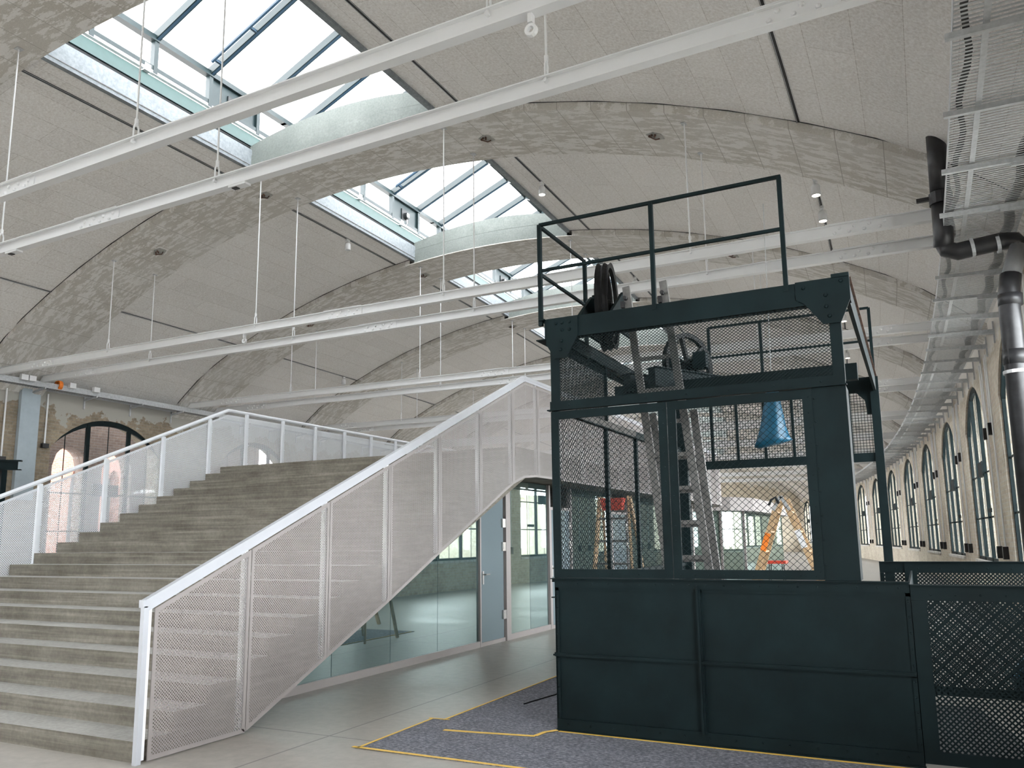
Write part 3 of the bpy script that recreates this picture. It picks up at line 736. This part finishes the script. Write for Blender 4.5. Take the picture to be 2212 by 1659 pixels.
# left side mid rail, mullions and meshes
b=MB();b.box(LX0-.01,LX0+.03,LY0,LY1,2.75,2.83);b.box(LX0,LX0+.05,LY0,LY1,2.745,2.755);b.mi=1;b.box(LX0+.03,LX0+.034,LY0,8.9,2.755,2.825);b.build('side_rail',[G,M['dirty']],lf)
for y in(7.95,8.95,9.95):
    b=MB();b.box(LX0-.01,LX0+.03,y-.025,y+.025,1.27,2.75);b.build('side_mullion',G,lf)
b=MB();b.box(LX0-.01,LX0+.02,8.0-.015,8.0+.015,2.83,3.42);b.build('side_mullion',G,lf)
ys=[LY0+.05,7.925];
for y0,y1 in((LY0+.03,7.925),(7.975,8.925),(8.975,9.925),(9.975,LY1)):
    b=MB();b.lattice([(y0,1.27),(y1,1.27),(y1,2.75),(y0,2.75)],(LX0+.0,0,0),(0,1,0),(0,0,1),.0375,.0032,43,-43,t=.004);b.build('side_mesh',G,lf)
b=MB();b.lattice([(LY0+.03,2.83),(8.0,2.83),(8.0,3.42),(LY0+.03,3.42)],(LX0,0,0),(0,1,0),(0,0,1),.0205,.0042,38,-38,t=.004);b.build('side_mesh',G,lf)
# rear columns and bars
for x0,x1 in((LX0-.03,LX0+.10),(-.40,-.30)):
    b=MB();b.box(x0,x1,LY1-.05,LY1+.05,0,3.42);b.build('rear_column',G,lf)
b=MB();b.box(LX0,-.34,LY1-.03,LY1+.02,2.52,2.63);b.build('rear_rail',G,lf)
for x in(-2.42,-2.08,-1.72,-1.36,-1.0,-.66):
    b=MB();b.box(x-.018,x+.018,LY1-.02,LY1+.02,2.63,3.41);b.build('rear_bar',G,lf)
b=MB();b.lattice([(LX0+.1,2.63),(-.40,2.63),(-.40,3.42),(LX0+.1,3.42)],(0,LY1,0),(1,0,0),(0,0,1),.036,.006,0,89.99,t=.004);b.build('rear_mesh',G,lf)
# guard rail on the roof
def bar(pts,nm='guard_rail_bar',w=.028):
    b=MB()
    for p,q in zip(pts,pts[1:]): b.beam(p,q,w,w)
    return b
GX=-2.96
gr=bar([(GX,LY0,4.53),(-.775,LY0,4.53)]);
for x in(GX,-1.88,-.79): gr.beam((x,LY0,3.55),(x,LY0,4.53),.036,.036)
gr.beam((GX,LY0,4.08),(-.79,LY0,4.08),.026,.026);gr.build('front_guard_rail',G,lf)
gr=bar([(GX,LY0,4.52),(GX,7.72,4.54)]);gr.beam((GX,LY0,4.05),(GX,7.72,4.05),.026,.026);gr.beam((GX,7.72,3.55),(GX,7.72,4.54),.036,.036);gr.build('side_guard_rail',G,lf)
gr=bar([(-2.4,LY1,4.50),(-.34,LY1,4.50)]);gr.beam((-2.4,LY1,4.07),(-.34,LY1,4.07),.026,.026)
for x in(-2.4,-1.70,-.34): gr.beam((x,LY1,3.55),(x,LY1,4.5),.036,.036)
gr.build('rear_guard_rail',G,lf)
# slanted hoist platform
pu=Vector((.49,.872,0)).normalized();pv=Vector((-pu.y,pu.x,0))
P0=Vector((-2.36,8.02,3.27))
for off,nm in((0,'platform_channel'),(.38,'platform_channel')):
    b=MB();b.beam(P0+pv*off,P0+pv*off+pu*1.5,.10,.20);b.box(0,0,0,0,0,0) if 0 else None;b.beam(P0+pv*off+Vector((0,0,.1)),P0+pv*off+pu*1.56+Vector((0,0,.1)),.16,.012);b.build(nm,G,lf)
b=MB();b.beam((LX0,8.35,3.18),(-.4,8.35,3.18),.10,.16);b.beam((LX0,9.1,3.14),(-.4,9.1,3.14),.10,.16) if 0 else None;b.build('cross_beam',G,lf)
# sheaves
def wheel(name,lab,c,A,r,spokes,mat):
    t=thing(name,lab,'pulley wheel',c,group=None)
    A=Vector(A).normalized();c=Vector(c)
    b=MB();b.lathe([(r*.87,-.025),(r,-.034),(r*.95,-.008),(r*.95,.008),(r,.034),(r*.87,.025),(r*.87,-.025)],c,A,36);b.build('rim',mat,t,smooth=False)
    b=MB();b.lathe([(0,-.08),(.06,-.08),(.075,-.05),(.075,.05),(.06,.08),(0,.08)],c,A,14);b.build('hub',mat,t)
    u=A.cross(Vector((0,0,1))).normalized();w=A.cross(u)
    for i in range(spokes):
        a=2*PI*i/spokes+.26;d=u*cos(a)+w*sin(a)
        b=MB();b.beam(c+d*.05,c+d*r*.88,.035,.05,up=A);b.build('spoke',mat,t)
    return t
dk=paint('dark_worn_wheel',(.010,.010,.010),.55,0,var=.5,spec=.15)
t=wheel('pulley_wheel','black double pulley wheel seen edge-on, standing above the front beam of the lift cage',(-2.67,7.5,3.93),(1,.2,0),.45,6,dk)
b=MB();c=Vector((-2.60,7.5,3.93));b.lathe([(.39,-.02),(.44,-.028),(.42,0),(.44,.028),(.39,.02),(.39,-.02)],c,(1,.2,0),32);b.build('second_rim',dk,t)
for x in(-2.79,-2.46):
    b=MB();b.prism([(6.85,3.60),(7.75,3.60),(7.62,4.03),(7.4,4.03)],(x,0,0),(0,1,0),(0,0,1),(.03,0,0));b.box(x-.03,x+.06,7.42,7.58,3.88,4.02);b.lathe([(0,.06),(.03,.05),(.03,.0)],(x+.015,7.5,4.02),(0,0,1),8);b.build('bearing_bracket',G,t)
b=MB();b.tube([(-2.85,7.5,3.93),(-2.4,7.5,3.93)],.03,8);b.build('axle',G,t)
wc=P0+pv*.19+pu*.75+Vector((0,0,.24))
t=wheel('pulley_wheel','black spoked pulley wheel on the slanted platform inside the lift cage',tuple(wc),tuple(pv),.37,6,dk)
for o_ in(0,.38):
    b=MB();q=P0+pv*o_+pu*.75;b.box(q.x-.07,q.x+.07,q.y-.07,q.y+.07,3.44,3.62);b.build('bearing_block',G,t)
b=MB();b.tube([P0+pv*0+pu*.75+Vector((0,0,.24)),P0+pv*.38+pu*.75+Vector((0,0,.24))],.025,8);b.build('axle',G,t)
# low front balustrade right of the cage and rear balustrade
def balus(name,lab,x0,x1,y,z0,z1,stile=.10,pitch=.026,w=.0120,posts=()):
    g=thing(name,lab,'balustrade',(x0,y,z0))
    b=MB();b.box(x0,x1,y-.01,y+.02,z1-.11,z1-.009);b.box(x0,x1,y-.04,y+.03,z1-.008,z1);b.box(x0,x0+stile,y-.01,y+.01,z0,z1-.111);b.box(x0+stile,x1-.08,y-.01,y+.01,z0,z0+.085)
    b.box(x1-.08,x1,y-.01,y+.01,z0,z1-.111)
    rivets(b,(x0+.05,y-.01,z1-.07),(x1,y-.01,z1-.07),8,(0,-1,0));b.build('frame',G,g)
    for p in posts:
        b=MB();b.box(p-.055,p+.055,y-.02,y+.02,z0,z1-.01);b.build('post',G,g)
    b=MB();b.lattice([(x0+stile,z0+.08),(x1-.07,z0+.08),(x1-.07,z1-.1),(x0+stile,z1-.1)],(0,y,0),(1,0,0),(0,0,1),pitch,w,45,-45,off=.0008);b.build('perforated_sheet',G,g)
balus('steel_balustrade','dark perforated steel balustrade at the bottom right, joined to the lift cage front',-.085,1.2,LY0+.0,.03,1.25)
balus('steel_balustrade','dark perforated steel balustrade running behind the lift cage towards the window wall',-.39,1.30,9.3,.03,1.335,stile=.04,posts=(-.1,))
# ------------------------------------------------------------------ ladders and things around the lift
def ladder(mb,bl,br,tl,tr,n,w=.025,d=.07,rw=.03):
    bl,br,tl,tr=map(Vector,(bl,br,tl,tr));mb.beam(bl,tl,w,d,up=(0,1,0));mb.beam(br,tr,w,d,up=(0,1,0))
l=thing('extension_ladder','worn grey aluminium extension ladder leaning upright inside the lift cage','ladder',(-1.95,7.3,.0))
def lsec(nm,bx,tx,yb,yt,zb,zt,wd,n,z_off=0):
    b=MB();bl=Vector((bx,yb,zb));br=bl+Vector((wd,0,0));tl=Vector((tx,yt,zt));tr=tl+Vector((wd,0,0))
    b.beam(bl,tl,.07,.028,up=(0,1,0));b.beam(br,tr,.07,.028,up=(0,1,0));s=b.build(nm,M['alu'],l)
    for i in range(n-1):
        f=(i+.6)/n;p=bl+(tl-bl)*f;q=br+(tr-br)*f;b=MB();b.beam(p,q,.03,.035);b.build('rung',M['alu'],s)
    return s
s_=lsec('upper_section',-1.88,-2.30,7.02,7.08,.35,3.97,.36,12)
lsec('lower_section',-1.84,-2.10,7.10,7.12,.02,2.74,.38,9)
for x in(-2.30,-1.94):
    b=MB();b.lathe([(0,-.03),(.02,-.03),(.02,.03),(0,.03)],(x,7.05,3.85),(0,1,0),8);b.box(x-.045,x-.01,7.03,7.1,3.76,3.82);b.build('ladder_hook',M['black'],s_)
# blue bag on a wire
bag=thing('blue_bag','blue plastic bag hanging from a wire inside the lift cage','bag',(-1.5,10.35,2.7))
b=MB();n=20;rings=[(.0,.07,.03),(.1,.085,.05),(.3,.12,.08),(.5,.155,.10),(.62,.19,.11),(.69,.225,.10),(.71,.18,.05)]
vs=[];top=3.44
for i,(d,rx,ry) in enumerate(rings):
    for j in range(n):
        a=2*PI*j/n;f=1+.10*sin(5*a+i*.4)+.05*sin(9*a)
        lean=-.05*d
        vs.append((-1.50+lean+rx*cos(a)*f,10.35+ry*sin(a)*f,top-d+(.035*cos(a) if i>4 else 0)))
fs=[]
for i in range(len(rings)-1):
    for j in range(n): a=i*n+j;c=i*n+(j+1)%n;fs.append((a,c,c+n,a+n))
fs.append(tuple(range(n)));fs.append(tuple(range(len(vs)-n,len(vs))))
b.add(vs,fs);b.build('bag_body',M['blue'],bag,smooth=True)
wr=thing('hook_wire','thin wire with a yellow hook holding the blue bag','wire',(-1.5,10.35,3.45))
b=MB();b.tube([(-1.5,10.35,3.55),(-1.5,10.62,ZT)],.005,5);b.build('wire',M['galv'],wr)
b=MB();b.tube([(-1.5,10.35,3.62),(-1.5,10.35,3.56),(-1.47,10.35,3.5),(-1.5,10.35,3.44),(-1.53,10.35,3.47)],.012,6);b.build('hook',M['yellow'],wr)
# wooden trestle ladder beyond the cage
t=thing('wooden_ladder','open wooden A-frame ladder standing behind the lift cage','ladder',(-1.75,13,0))
ax=Vector((-1.83,13.0,2.18))
for sgn,nm in((-1,'left_leg_pair'),(1,'right_leg_pair')):
    for dy in(-.24,.24):
        b=MB();foot=Vector((-1.80+sgn*.80,13.0+dy*1.25,0));topp=ax+Vector((sgn*.035,dy*.8,0));b.beam(foot,topp,.075,.03,up=(0,1,0));L_=b.build('leg',M['wood'],t)
    for i in range(7):
        f=(i+.7)/7.4;p=Vector((-1.80+sgn*.80,13,0)).lerp(ax+Vector((sgn*.035,0,0)),f);hw=.30-.10*f
        b=MB();b.beam(p+Vector((0,-hw,0)),p+Vector((0,hw,0)),.05,.025);b.build('rung',M['wood'],t)
b=MB();b.beam(ax+Vector((-.12,-.21,-.18)),ax+Vector((0,-.21,.03)),.05,.02,up=(0,1,0));b.beam(ax+Vector((.12,-.21,-.18)),ax+Vector((0,-.21,.03)),.05,.02,up=(0,1,0));b.build('hinge',M['galv'],t)
b=MB();p=Vector((-2.6,12.7,0)).lerp(ax+Vector((-.035,-.19,0)),.64);q=Vector((-2.6,12.7,0)).lerp(ax+Vector((-.035,-.19,0)),.76);b.beam(p+Vector((0,-.02,0)),q+Vector((0,-.02,0)),.085,.012,up=(0,1,0));b.build('orange_label',M['orange'],t)
b=MB();p=Vector((-1.0,12.7,0)).lerp(ax+Vector((.035,-.19,0)),.66);q=Vector((-1.0,12.7,0)).lerp(ax+Vector((.035,-.19,0)),.78);b.beam(p+Vector((0,-.02,0)),q+Vector((0,-.02,0)),.085,.012,up=(0,1,0));b.build('white_label',M['white'],t)
b=MB();b.tube([(-1.86,12.78,2.1),(-1.9,12.76,2.2),(-1.96,12.74,2.16),(-2.0,12.75,2.08)],.02,6);b.build('strap',M['black'],t)
# step ladder with the red tray
t=thing('step_ladder','wooden step ladder with a red tray on top, standing left of the lift cage','ladder',(-3.85,11,0))
for dx in(-.22,.22):
    b=MB();b.beam((-3.85+dx*1.6,10.7,0),(-3.85+dx*.95,10.95,2.2),.03,.06);b.build('leg',M['wood'],t)
    b=MB();b.beam((-3.85+dx*1.6,11.6,0),(-3.85+dx*.95,11.05,2.2),.03,.05);b.build('leg',M['wood'],t)
for i in range(6):
    f=(i+1)/7;b=MB();b.beam((-3.85-.3*(1-f*.4),10.7+.25*f,2.2*f),(-3.85+.3*(1-f*.4),10.7+.25*f,2.2*f),.07,.03);b.build('tread',M['alu'],t)
tr=thing('red_tray','red plastic tray on top of the wooden step ladder','tray',(-3.83,11,1.98))
b=MB();b.prism([(-.14,2.0),(.14,2.0),(.17,2.17),(-.17,2.17)],(-3.83,10.78,0),(1,0,0),(0,0,1),(0,.12,0));b.build('tray_body',M['red'],tr)
# red stool far away
t=thing('red_stool','small red topped stool standing far back near the glass rooms','stool',(-3.2,21,0))
b=MB();b.box(-3.45,-2.95,20.8,21.2,.95,1.02);b.build('seat',M['red'],t)
for x in(-3.4,-3.0):
    for y in(20.85,21.15):
        b=MB();b.beam((x,y,0),(x+(.05 if x<-3.2 else -.05),y,.95),.02,.02);b.build('leg',M['black'],t)
# ------------------------------------------------------------------ mats, tape and floor items
mat_poly=[(-4.05,5.39),(1.25,5.30),(1.25,6.50),(-2.84,6.50),(-2.9,6.6),(-2.9,12.5),(-3.95,12.5),(-3.96,6.53),(-4.09,6.50)]
b=MB();b.prism(mat_poly,(0,0,0),(1,0,0),(0,1,0),(0,0,.006));o=b.build('felt_mat',M['felt'],loc=(-4.05,5.39,0));tag(o,'grey speckled felt floor protection around the foot of the lift cage','floor covering')
def tape(pts,lab,w=.035,z=.0085):
    b=MB()
    for i,(p,q) in enumerate(zip(pts,pts[1:])): b.beam((*p,z+.0006*i),(*q,z+.0006*i),w,.002)
    o=b.build('masking_tape',M['yellow'],loc=(pts[0][0],pts[0][1],z));tag(o,lab,'tape','yellow tape strips on the felt')
tape([(-4.13,5.39),(-3.3,5.385),(-2.71,5.38),(-1.5,5.35),(1.2,5.30)],'yellow tape strip along the front edge of the grey felt')
tape([(-4.07,5.37),(-4.09,6.5)],'yellow tape strip along the short left edge of the grey felt',.022)
tape([(-4.13,6.51),(-3.92,6.52)],'tiny yellow tape piece at the left notch of the felt',.02)
tape([(-3.965,6.5),(-3.96,9.06),(-3.955,12.4)],'long yellow tape strip along the felt edge beside the glass partition',.022)
tape([(-3.76,6.16),(-3.4,6.2),(-2.95,6.27)],'yellow tape strip lying across the felt left of the lift corner',.045)
tape([(-2.95,6.27),(-2.93,6.42),(-2.86,6.52)],'crumpled yellow tape end at the lift cage corner',.04,.012)
tape([(-2.84,6.505),(-1.4,6.48),(-.1,6.46)],'yellow tape strip along the base of the lift cage',.03)
b=MB();b.tube([(-3.6,7.4,.012),(-3.5,8.0,.014),(-3.45,8.7,.012),(-3.42,9.6,.012)],.006,5);o=b.build('felt_seam_cord',M['black'],loc=(-3.6,7.4,.01));tag(o,'black overlap seam line of the felt left of the lift','seam')
b=MB();b.prism([(-.02,6.75),(.72,6.75),(.36,8.9),(-.06,8.9)],(0,0,0),(1,0,0),(0,1,0),(0,0,.012));o=b.build('black_sheet',M['cable'],loc=(0,6.75,0));tag(o,'dark grey sheet on the floor behind the front balustrade','sheet')
t=thing('blue_sack','crumpled blue plastic sack on the floor behind the rear balustrade','sack',(1.0,9.9,0))
b=MB();b.lathe([(0,0),(.24,.0),(.30,.12),(.24,.30),(.10,.42),(0,.44)],(1.02,9.9,0),(0,0,1),12);b.build('sack_body',M['blue'],t,smooth=True)
# ------------------------------------------------------------------ cable trays
def poly_s(mb,s,z,k0,k1,w,h,n=60):
    for i in range(n):
        a=k0+(k1-k0)*i/n;c=k0+(k1-k0)*(i+1)/n; mb.beam(H(s,a,z),H(s,c,z),w,h)
t=thing('cable_tray','long galvanised cable tray on brackets along the top of the right window wall','cable tray',tuple(H(-.6,0,5.5)))
for s in(-1.08,-.22):
    b=MB();poly_s(b,s,5.55,-1,11,.006,.09);b.build('side_rail',M['galv'],t)
b=MB();k=-1.0
while k<11:
    st_=.0085 if k<5 else .02
    b.beam(H(-1.08,k,5.51),H(-.22,k,5.51),.022 if k<5 else .05,.004);k+=st_
tag(b.build('tray_slats',M['galv'],t),kind='stuff')
b=MB();poly_s(b,-.85,5.505,-1,11,.05,.006);b.build('cable',M['galv'],t)
for s,w in((-.38,.06),(-.34,.09),(-.98,.05)):
    b=MB();n=260
    for i in range(n):
        a=-1+12*i/n;c=-1+12*(i+1)/n;b.beam(H(s+.03*sin(i*1.3),a,5.535),H(s+.03*sin(i*1.3+1.3),c,5.535),w,.035)
    b.build('cable',M['cable'],t)
k=-.9
while k<11:
    b=MB();a=ang(k);b.beam(H(-1.14,k,5.46),H(-.02,k,5.44),.045,.05);b.beam(H(-.03,k,5.2),H(-.03,k,5.62),.045,.03);b.beam(H(-.5,k,5.42),H(-.03,k,5.40),.03,.06);b.build('bracket',M['galv'],t)
    k+=.2
t=thing('cable_tray','galvanised cable tray under the vault along the left brick wall','cable tray',tuple(H(-22.4,0,5.8)))
b=MB()
for s in(-22.68,-22.25): poly_s(b,s,5.86,-2,8,.008,.15)
b.build('side_rail',M['galv'],t)
b=MB();k=-2
while k<8: b.beam(H(-22.68,k,5.80),H(-22.25,k,5.80),.04,.004);k+=.012
tag(b.build('tray_slats',M['galv'],t),kind='stuff')
b=MB();poly_s(b,-22.45,5.83,-2,8,.25,.04);b.build('cable',M['cable'],t)
k=-1.9
while k<8:
    b=MB();b.beam(H(-22.2,k,5.77),H(-22.74,k,5.70),.04,.05);b.beam(H(-22.73,k,5.45),H(-22.73,k,5.85),.04,.03);b.build('bracket',M['galv'],t);k+=.25
for i,k in enumerate((1.0,1.035,1.22,1.34)):
    b=MB();b.box(-.05,.05,-.09,.09,-.07,.07);o=b.build('junction_box',M['white'],loc=(0,0,0));o.location=H(-22.18,k,5.95);o.rotation_euler=(0,0,ang(k));tag(o,'white junction box on the left cable tray, %s one from the left'%ORD[i].replace('nearest','first'),'junction box','junction boxes on the left tray')
b=MB();b.lathe([(.09,-.05),(.13,-.05),(.13,.05),(.09,.05),(.09,-.05)],(0,0,0),(0,1,0),14);o=b.build('orange_duct_collar',M['orange']);o.location=H(-22.3,1.17,5.92);o.rotation_euler=(0,0,ang(1.17));tag(o,'orange collar around the left cable tray above the grey plate','collar')
# grey plate and conduits on the left wall
b=MB();b.prism([(-.26,0),(.26,0),(.26,2.9),(.2,2.98),(-.02,2.98),(-.02,2.84),(-.26,2.84)],(0,0,0),(0,-1,0),(0,0,1),(.12,0,0));o=b.build('cover_plate',M['plate']);o.location=H(-W+.005,1.085,2.8);o.rotation_euler=(0,0,ang(1.085));tag(o,'tall light grey metal cover plate on the left brick wall','plate')
for k,z0,lab in((.985,3.9,'thin pale conduit on the brick left of the grey cover plate'),(1.17,4.35,'thin pale conduit with black box between the grey plate and the arched window')):
    t=thing('conduit',lab,'conduit',tuple(H(-W+.04,k,z0)));b=MB();b.tube([H(-W+.04,k,z0),H(-W+.04,k,5.72)],.022,8);b.build('tube',M['white'],t)
    b=MB();p=H(-W+.05,k,z0-.06);b.box(p.x-.04,p.x+.06,p.y-.09,p.y+.09,p.z-.06,p.z+.06);b.build('switch_box',M['black'],t)
# second lift frame on the far left
t=thing('hoist_tower','dark green steel lift frame with riveted roof beam at the far left edge','steel frame',(-20.5,7,0))
a=H(-19.6,.76,3.5)
b=MB();b.beam(a,a+Vector((-3.0,-3.0,0)),.12,.03);b.beam(a+Vector((0,0,-.2)),a+Vector((-3,-3,-.2)),.1,.02);b.beam(a+Vector((-.05,-.05,-.1)),a+Vector((-3,-3,-.1)),.02,.2);b.build('roof_beam',G,t)
b=MB();b.beam(a+Vector((-.25,-.25,-.2)),Vector((a.x-.25,a.y-.25,0)),.12,.12);b.prism([(-.5,3.3),(-.1,3.3),(-.2,3.0),(-.3,3.0)],(a.x,a.y-.3,0),(1,.9,0),(0,0,1),(0,.01,0));b.build('column',G,t)
b=MB();c_=Vector((-.707,-.707,0));b.lattice([(.35,1.2),(3,1.2),(3,3.25),(.35,3.25)],(a.x,a.y,0),(-.707,-.707,0),(0,0,1),.06,.006,45,-45,t=.004);b.build('wire_mesh',G,t)
for q in (1.1,1.9):
    b=MB();p=Vector((a.x,a.y,0))+c_*q;b.box(p.x-.02,p.x+.02,p.y-.02,p.y+.02,0,3.25);b.build('bar',G,t)
# ------------------------------------------------------------------ pipes on the right wall
t=thing('soil_pipe','fat black pipe bending around the right cable tray and dropping down the wall','pipe',tuple(H(-.5,.8,0)))
RP=.12
b=MB();b.tube([H(-1.1,.80,5.28),H(-1.085,.795,5.42),H(-1.075,.79,6.0)],RP,14);b.tube([H(-1.075,.79,6.0),H(-1.068,.79,6.5),H(-1.06,.79,6.86)],[RP*1.03,RP*1.0,RP*1.0],14);b.build('riser',M['pipe'],t,smooth=True)
b=MB();b.tube([H(-1.076,.79,5.83),H(-1.076,.79,5.98)],RP*1.18,14);p=H(-1.2,.79,5.93);b.beam(p,p+Vector((-.16,0,0)),.05,.05);b.build('collar',M['black'],t)
b=MB();b.tube([H(-1.09,.8,5.34),H(-1.06,.8,5.24),H(-.95,.8,5.19),H(-.45,.8,5.24),H(-.32,.80,5.22),H(-.27,.795,5.12)],RP*.93,14);b.build('crossing_bend',M['pipe'],t,smooth=True)
for s in(-.78,-.5):
    b=MB();b.tube([H(s-.02,.8,5.215),H(s+.02,.8,5.22)],RP*1.02,14);b.build('pipe_clamp',M['galv'],t)
b=MB();b.tube([H(-.28,.795,5.13),H(-.42,.785,4.72)],RP*.9,14);b.build('grey_sleeve',M['greypipe'],t,smooth=True)
b=MB();b.tube([H(-.41,.785,4.76),H(-.45,.78,4.55),H(-.47,.775,4.3),H(-.5,.77,0.0)],RP,14);b.tube([H(-.46,.776,3.8),H(-.465,.776,3.62)],RP*1.15,14);b.tube([H(-.45,.776,4.5),H(-.455,.776,4.36)],RP*1.12,14);b.build('downpipe',M['pipe'],t,smooth=True)
b=MB();b.tube([H(-.465,.776,3.55),H(-.465,.776,3.51)],RP*1.25,14);b.beam(H(-.4,.776,3.53),H(-.05,.776,3.53),.03,.03);b.build('pipe_clamp',M['white'],t)
# pale conduits between the right windows
ct=thing('wall_conduit','x','conduit',world=False)
for y_,z_ in((0,1.35),(.3,3.9)):
    b=MB();b.tube([(-.04,y_,z_),(-.04,y_,5.3)],.02,6);b.build('tube',M['white'],ct)
    b=MB();b.box(-.10,0,y_-.07,y_+.07,z_-.25,z_);b.build('switch_box',M['black'],ct)
fc=True
for k in range(1,11):
    for dk_,nm in((-.06,'left'),(.08,'right')):
        lab='pale conduits with black boxes, %s pair on the %s pier of the right wall'%(nm,ORD[k-1])
        loc=H(0,k+dk_,0)
        if fc: ct.location=loc;ct.rotation_euler=(0,0,ang(k));tag(ct,lab,None,'conduits on the right wall piers');fc=False
        else: dup(ct,loc,ang(k),lab)
# ------------------------------------------------------------------ outside: brick buildings seen through the arches
def facade(name,s,k0,k1,mat,h,ops,thick,lab,flip=1):
    b=MB();kk=sorted(ops)
    def face(u0,u1,z0,z1):
        for ss in(s,s+thick):
            b.add([H(ss,u0,z0),H(ss,u1,z0),H(ss,u1,z1),H(ss,u0,z1)],[(0,1,2,3)],[[(u0*BAY,z0),(u1*BAY,z0),(u1*BAY,z1),(u0*BAY,z1)]])
    cur=k0
    for (kc,hw,z0,zs,zc) in kk:
        a,c=kc-hw/BAY,kc+hw/BAY
        face(cur,a,0,h);face(a,c,0,z0)
        n=10
        for i in range(n):
            x0=-1+2*i/n;x1=-1+2*(i+1)/n
            q0=zs+(zc-zs)*sqrt(max(0,1-x0*x0));q1=zs+(zc-zs)*sqrt(max(0,1-x1*x1))
            u0=kc+x0*hw/BAY;u1=kc+x1*hw/BAY
            for ss in(s,s+thick): b.add([H(ss,u0,q0),H(ss,u1,q1),H(ss,u1,h),H(ss,u0,h)],[(0,1,2,3)],[[(u0*BAY,q0),(u1*BAY,q1),(u1*BAY,h),(u0*BAY,h)]])
            b.add([H(s,u0,q0),H(s,u1,q1),H(s+thick,u1,q1),H(s+thick,u0,q0)],[(0,1,2,3)],[[(u0*BAY,0),(u1*BAY,0),(u1*BAY,.5),(u0*BAY,.5)]])
        for u in(a,c): b.add([H(s,u,z0),H(s+thick,u,z0),H(s+thick,u,zs),H(s,u,zs)],[(0,1,2,3)],[[(0,z0),(.5,z0),(.5,zs),(0,zs)]])
        b.add([H(s,a,z0),H(s,c,z0),H(s+thick,c,z0),H(s+thick,a,z0)],[(0,1,2,3)],[[(0,0),(1,0),(1,.5),(0,.5)]])
        cur=c
    face(cur,k1,0,h)
    o=b.build(name,mat,loc=H(s,(k0+k1)/2,0));return tag(o,lab,'building')
ops=[]
for k in (1,2): ops+=[(k+.27,.62,.8,4.0,4.62),(k+.55,.62,.8,4.0,4.62),(k+.83,.62,.8,4.0,4.62)]
facade('arcade_wall',-24.9,.9,2.9,M['brickdark'],6.9,ops,-.5,'old dark red brick arcade wall just outside the left windows')
ops=[]
k=-.8
while k<4.9: ops.append((k,.45,1.2,4.2,5.3));k+=.36
fb=facade('brick_building',-37,-1.2,5.2,M['brickpink'],8.0,ops,-.6,'light red brick building with pointed windows across the left yard')
b=MB();b.add([H(-37.5,-1.2,0),H(-37.5,5.2,0),H(-37.5,5.2,7),H(-37.5,-1.2,7)],[(0,1,2,3)]);b.build('window_glass',M['plate'],fb).location=-H(-37,2.0,0)
ops=[]
k=4.2
while k<14: ops.append((k,.6,1.0,4.0,4.8));k+=.45
fb=facade('brick_building',16,4,15,M['brickR'],5.0,ops,.6,'pale brick building outside the right windows')
# ------------------------------------------------------------------ second gallery far back
t=thing('glass_pavilion','low glass room with a white rounded canopy far down the hall','pavilion',(-8,31,0))
b=MB();pp=[(-12,30),(-7.5,30),(-6.2,30.6),(-5.6,32),(-5.6,42),(-12,42)]
b.prism(pp,(0,0,2.6),(1,0,0),(0,1,0),(0,0,.5));b.build('canopy',M['screen'],t)
for p,q in zip(pp[:-1],pp[1:-1]):
    b=MB();P=Vector((p[0]-.5,p[1]+.4,1.3));Q=Vector((q[0]-.5,q[1]+.4,1.3));b.beam(P,Q,.03,2.6);b.build('glass_pane',M['paleglass'],t)
    b=MB();b.beam(P+Vector((.03,-.03,-1.3)),P+Vector((.03,-.03,1.3)),.08,.08);b.build('post',M['screen'],t)
# ------------------------------------------------------------------ camera
F,CY=1732.04,890.67
yaw,pit,rol=-.462545,.158207,-.0124309
f=Vector((sin(yaw)*cos(pit),cos(yaw)*cos(pit),sin(pit)));rt=Vector((cos(yaw),-sin(yaw),0));u=rt.cross(f)
r2=rt*cos(rol)+u*sin(rol);u2=-rt*sin(rol)+u*cos(rol)
cam=bpy.data.cameras.new('camera');co=bpy.data.objects.new('camera',cam);COL.objects.link(co)
mw=Matrix((( r2.x,u2.x,-f.x,0),(r2.y,u2.y,-f.y,0),(r2.z,u2.z,-f.z,1.6),(0,0,0,1)));co.matrix_world=mw
cam.sensor_width=36;cam.lens=F/2212*36;cam.shift_y=(CY-829.5)/2212;cam.clip_start=.05;cam.clip_end=400
S.camera=co
# ------------------------------------------------------------------ light: overcast daylight
wd=bpy.data.worlds.new('overcast_sky');S.world=wd;wd.use_nodes=True;t=wd.node_tree;t.nodes.clear()
o=t.nodes.new('ShaderNodeOutputWorld');bg=t.nodes.new('ShaderNodeBackground');bg.inputs[0].default_value=(.965,.973,1,1);bg.inputs[1].default_value=6.0;t.links.new(bg.outputs[0],o.inputs[0])
tc=t.nodes.new('ShaderNodeTexCoord');sp=t.nodes.new('ShaderNodeSeparateXYZ');t.links.new(tc.outputs['Generated'],sp.inputs[0])
mr=t.nodes.new('ShaderNodeMapRange');mr.interpolation_type='SMOOTHSTEP';t.links.new(sp.outputs[2],mr.inputs[0])
mr.inputs[1].default_value=.05;mr.inputs[2].default_value=.6;mr.inputs[3].default_value=8.0;mr.inputs[4].default_value=1.45
t.links.new(mr.outputs[0],bg.inputs[1])
S.view_settings.view_transform='Standard';S.view_settings.look='None';S.view_settings.exposure=2.05;S.view_settings.gamma=1;S.view_settings.use_curve_mapping=False
cy=S.cycles
cy.max_bounces=8;cy.diffuse_bounces=5;cy.glossy_bounces=4;cy.transparent_max_bounces=16;cy.transmission_bounces=4
cy.use_denoising=True;cy.sample_clamp_indirect=8;cy.caustics_reflective=False;cy.caustics_refractive=False
for o in list(bpy.data.objects):
    if '_w' in o.keys(): del o['_w']
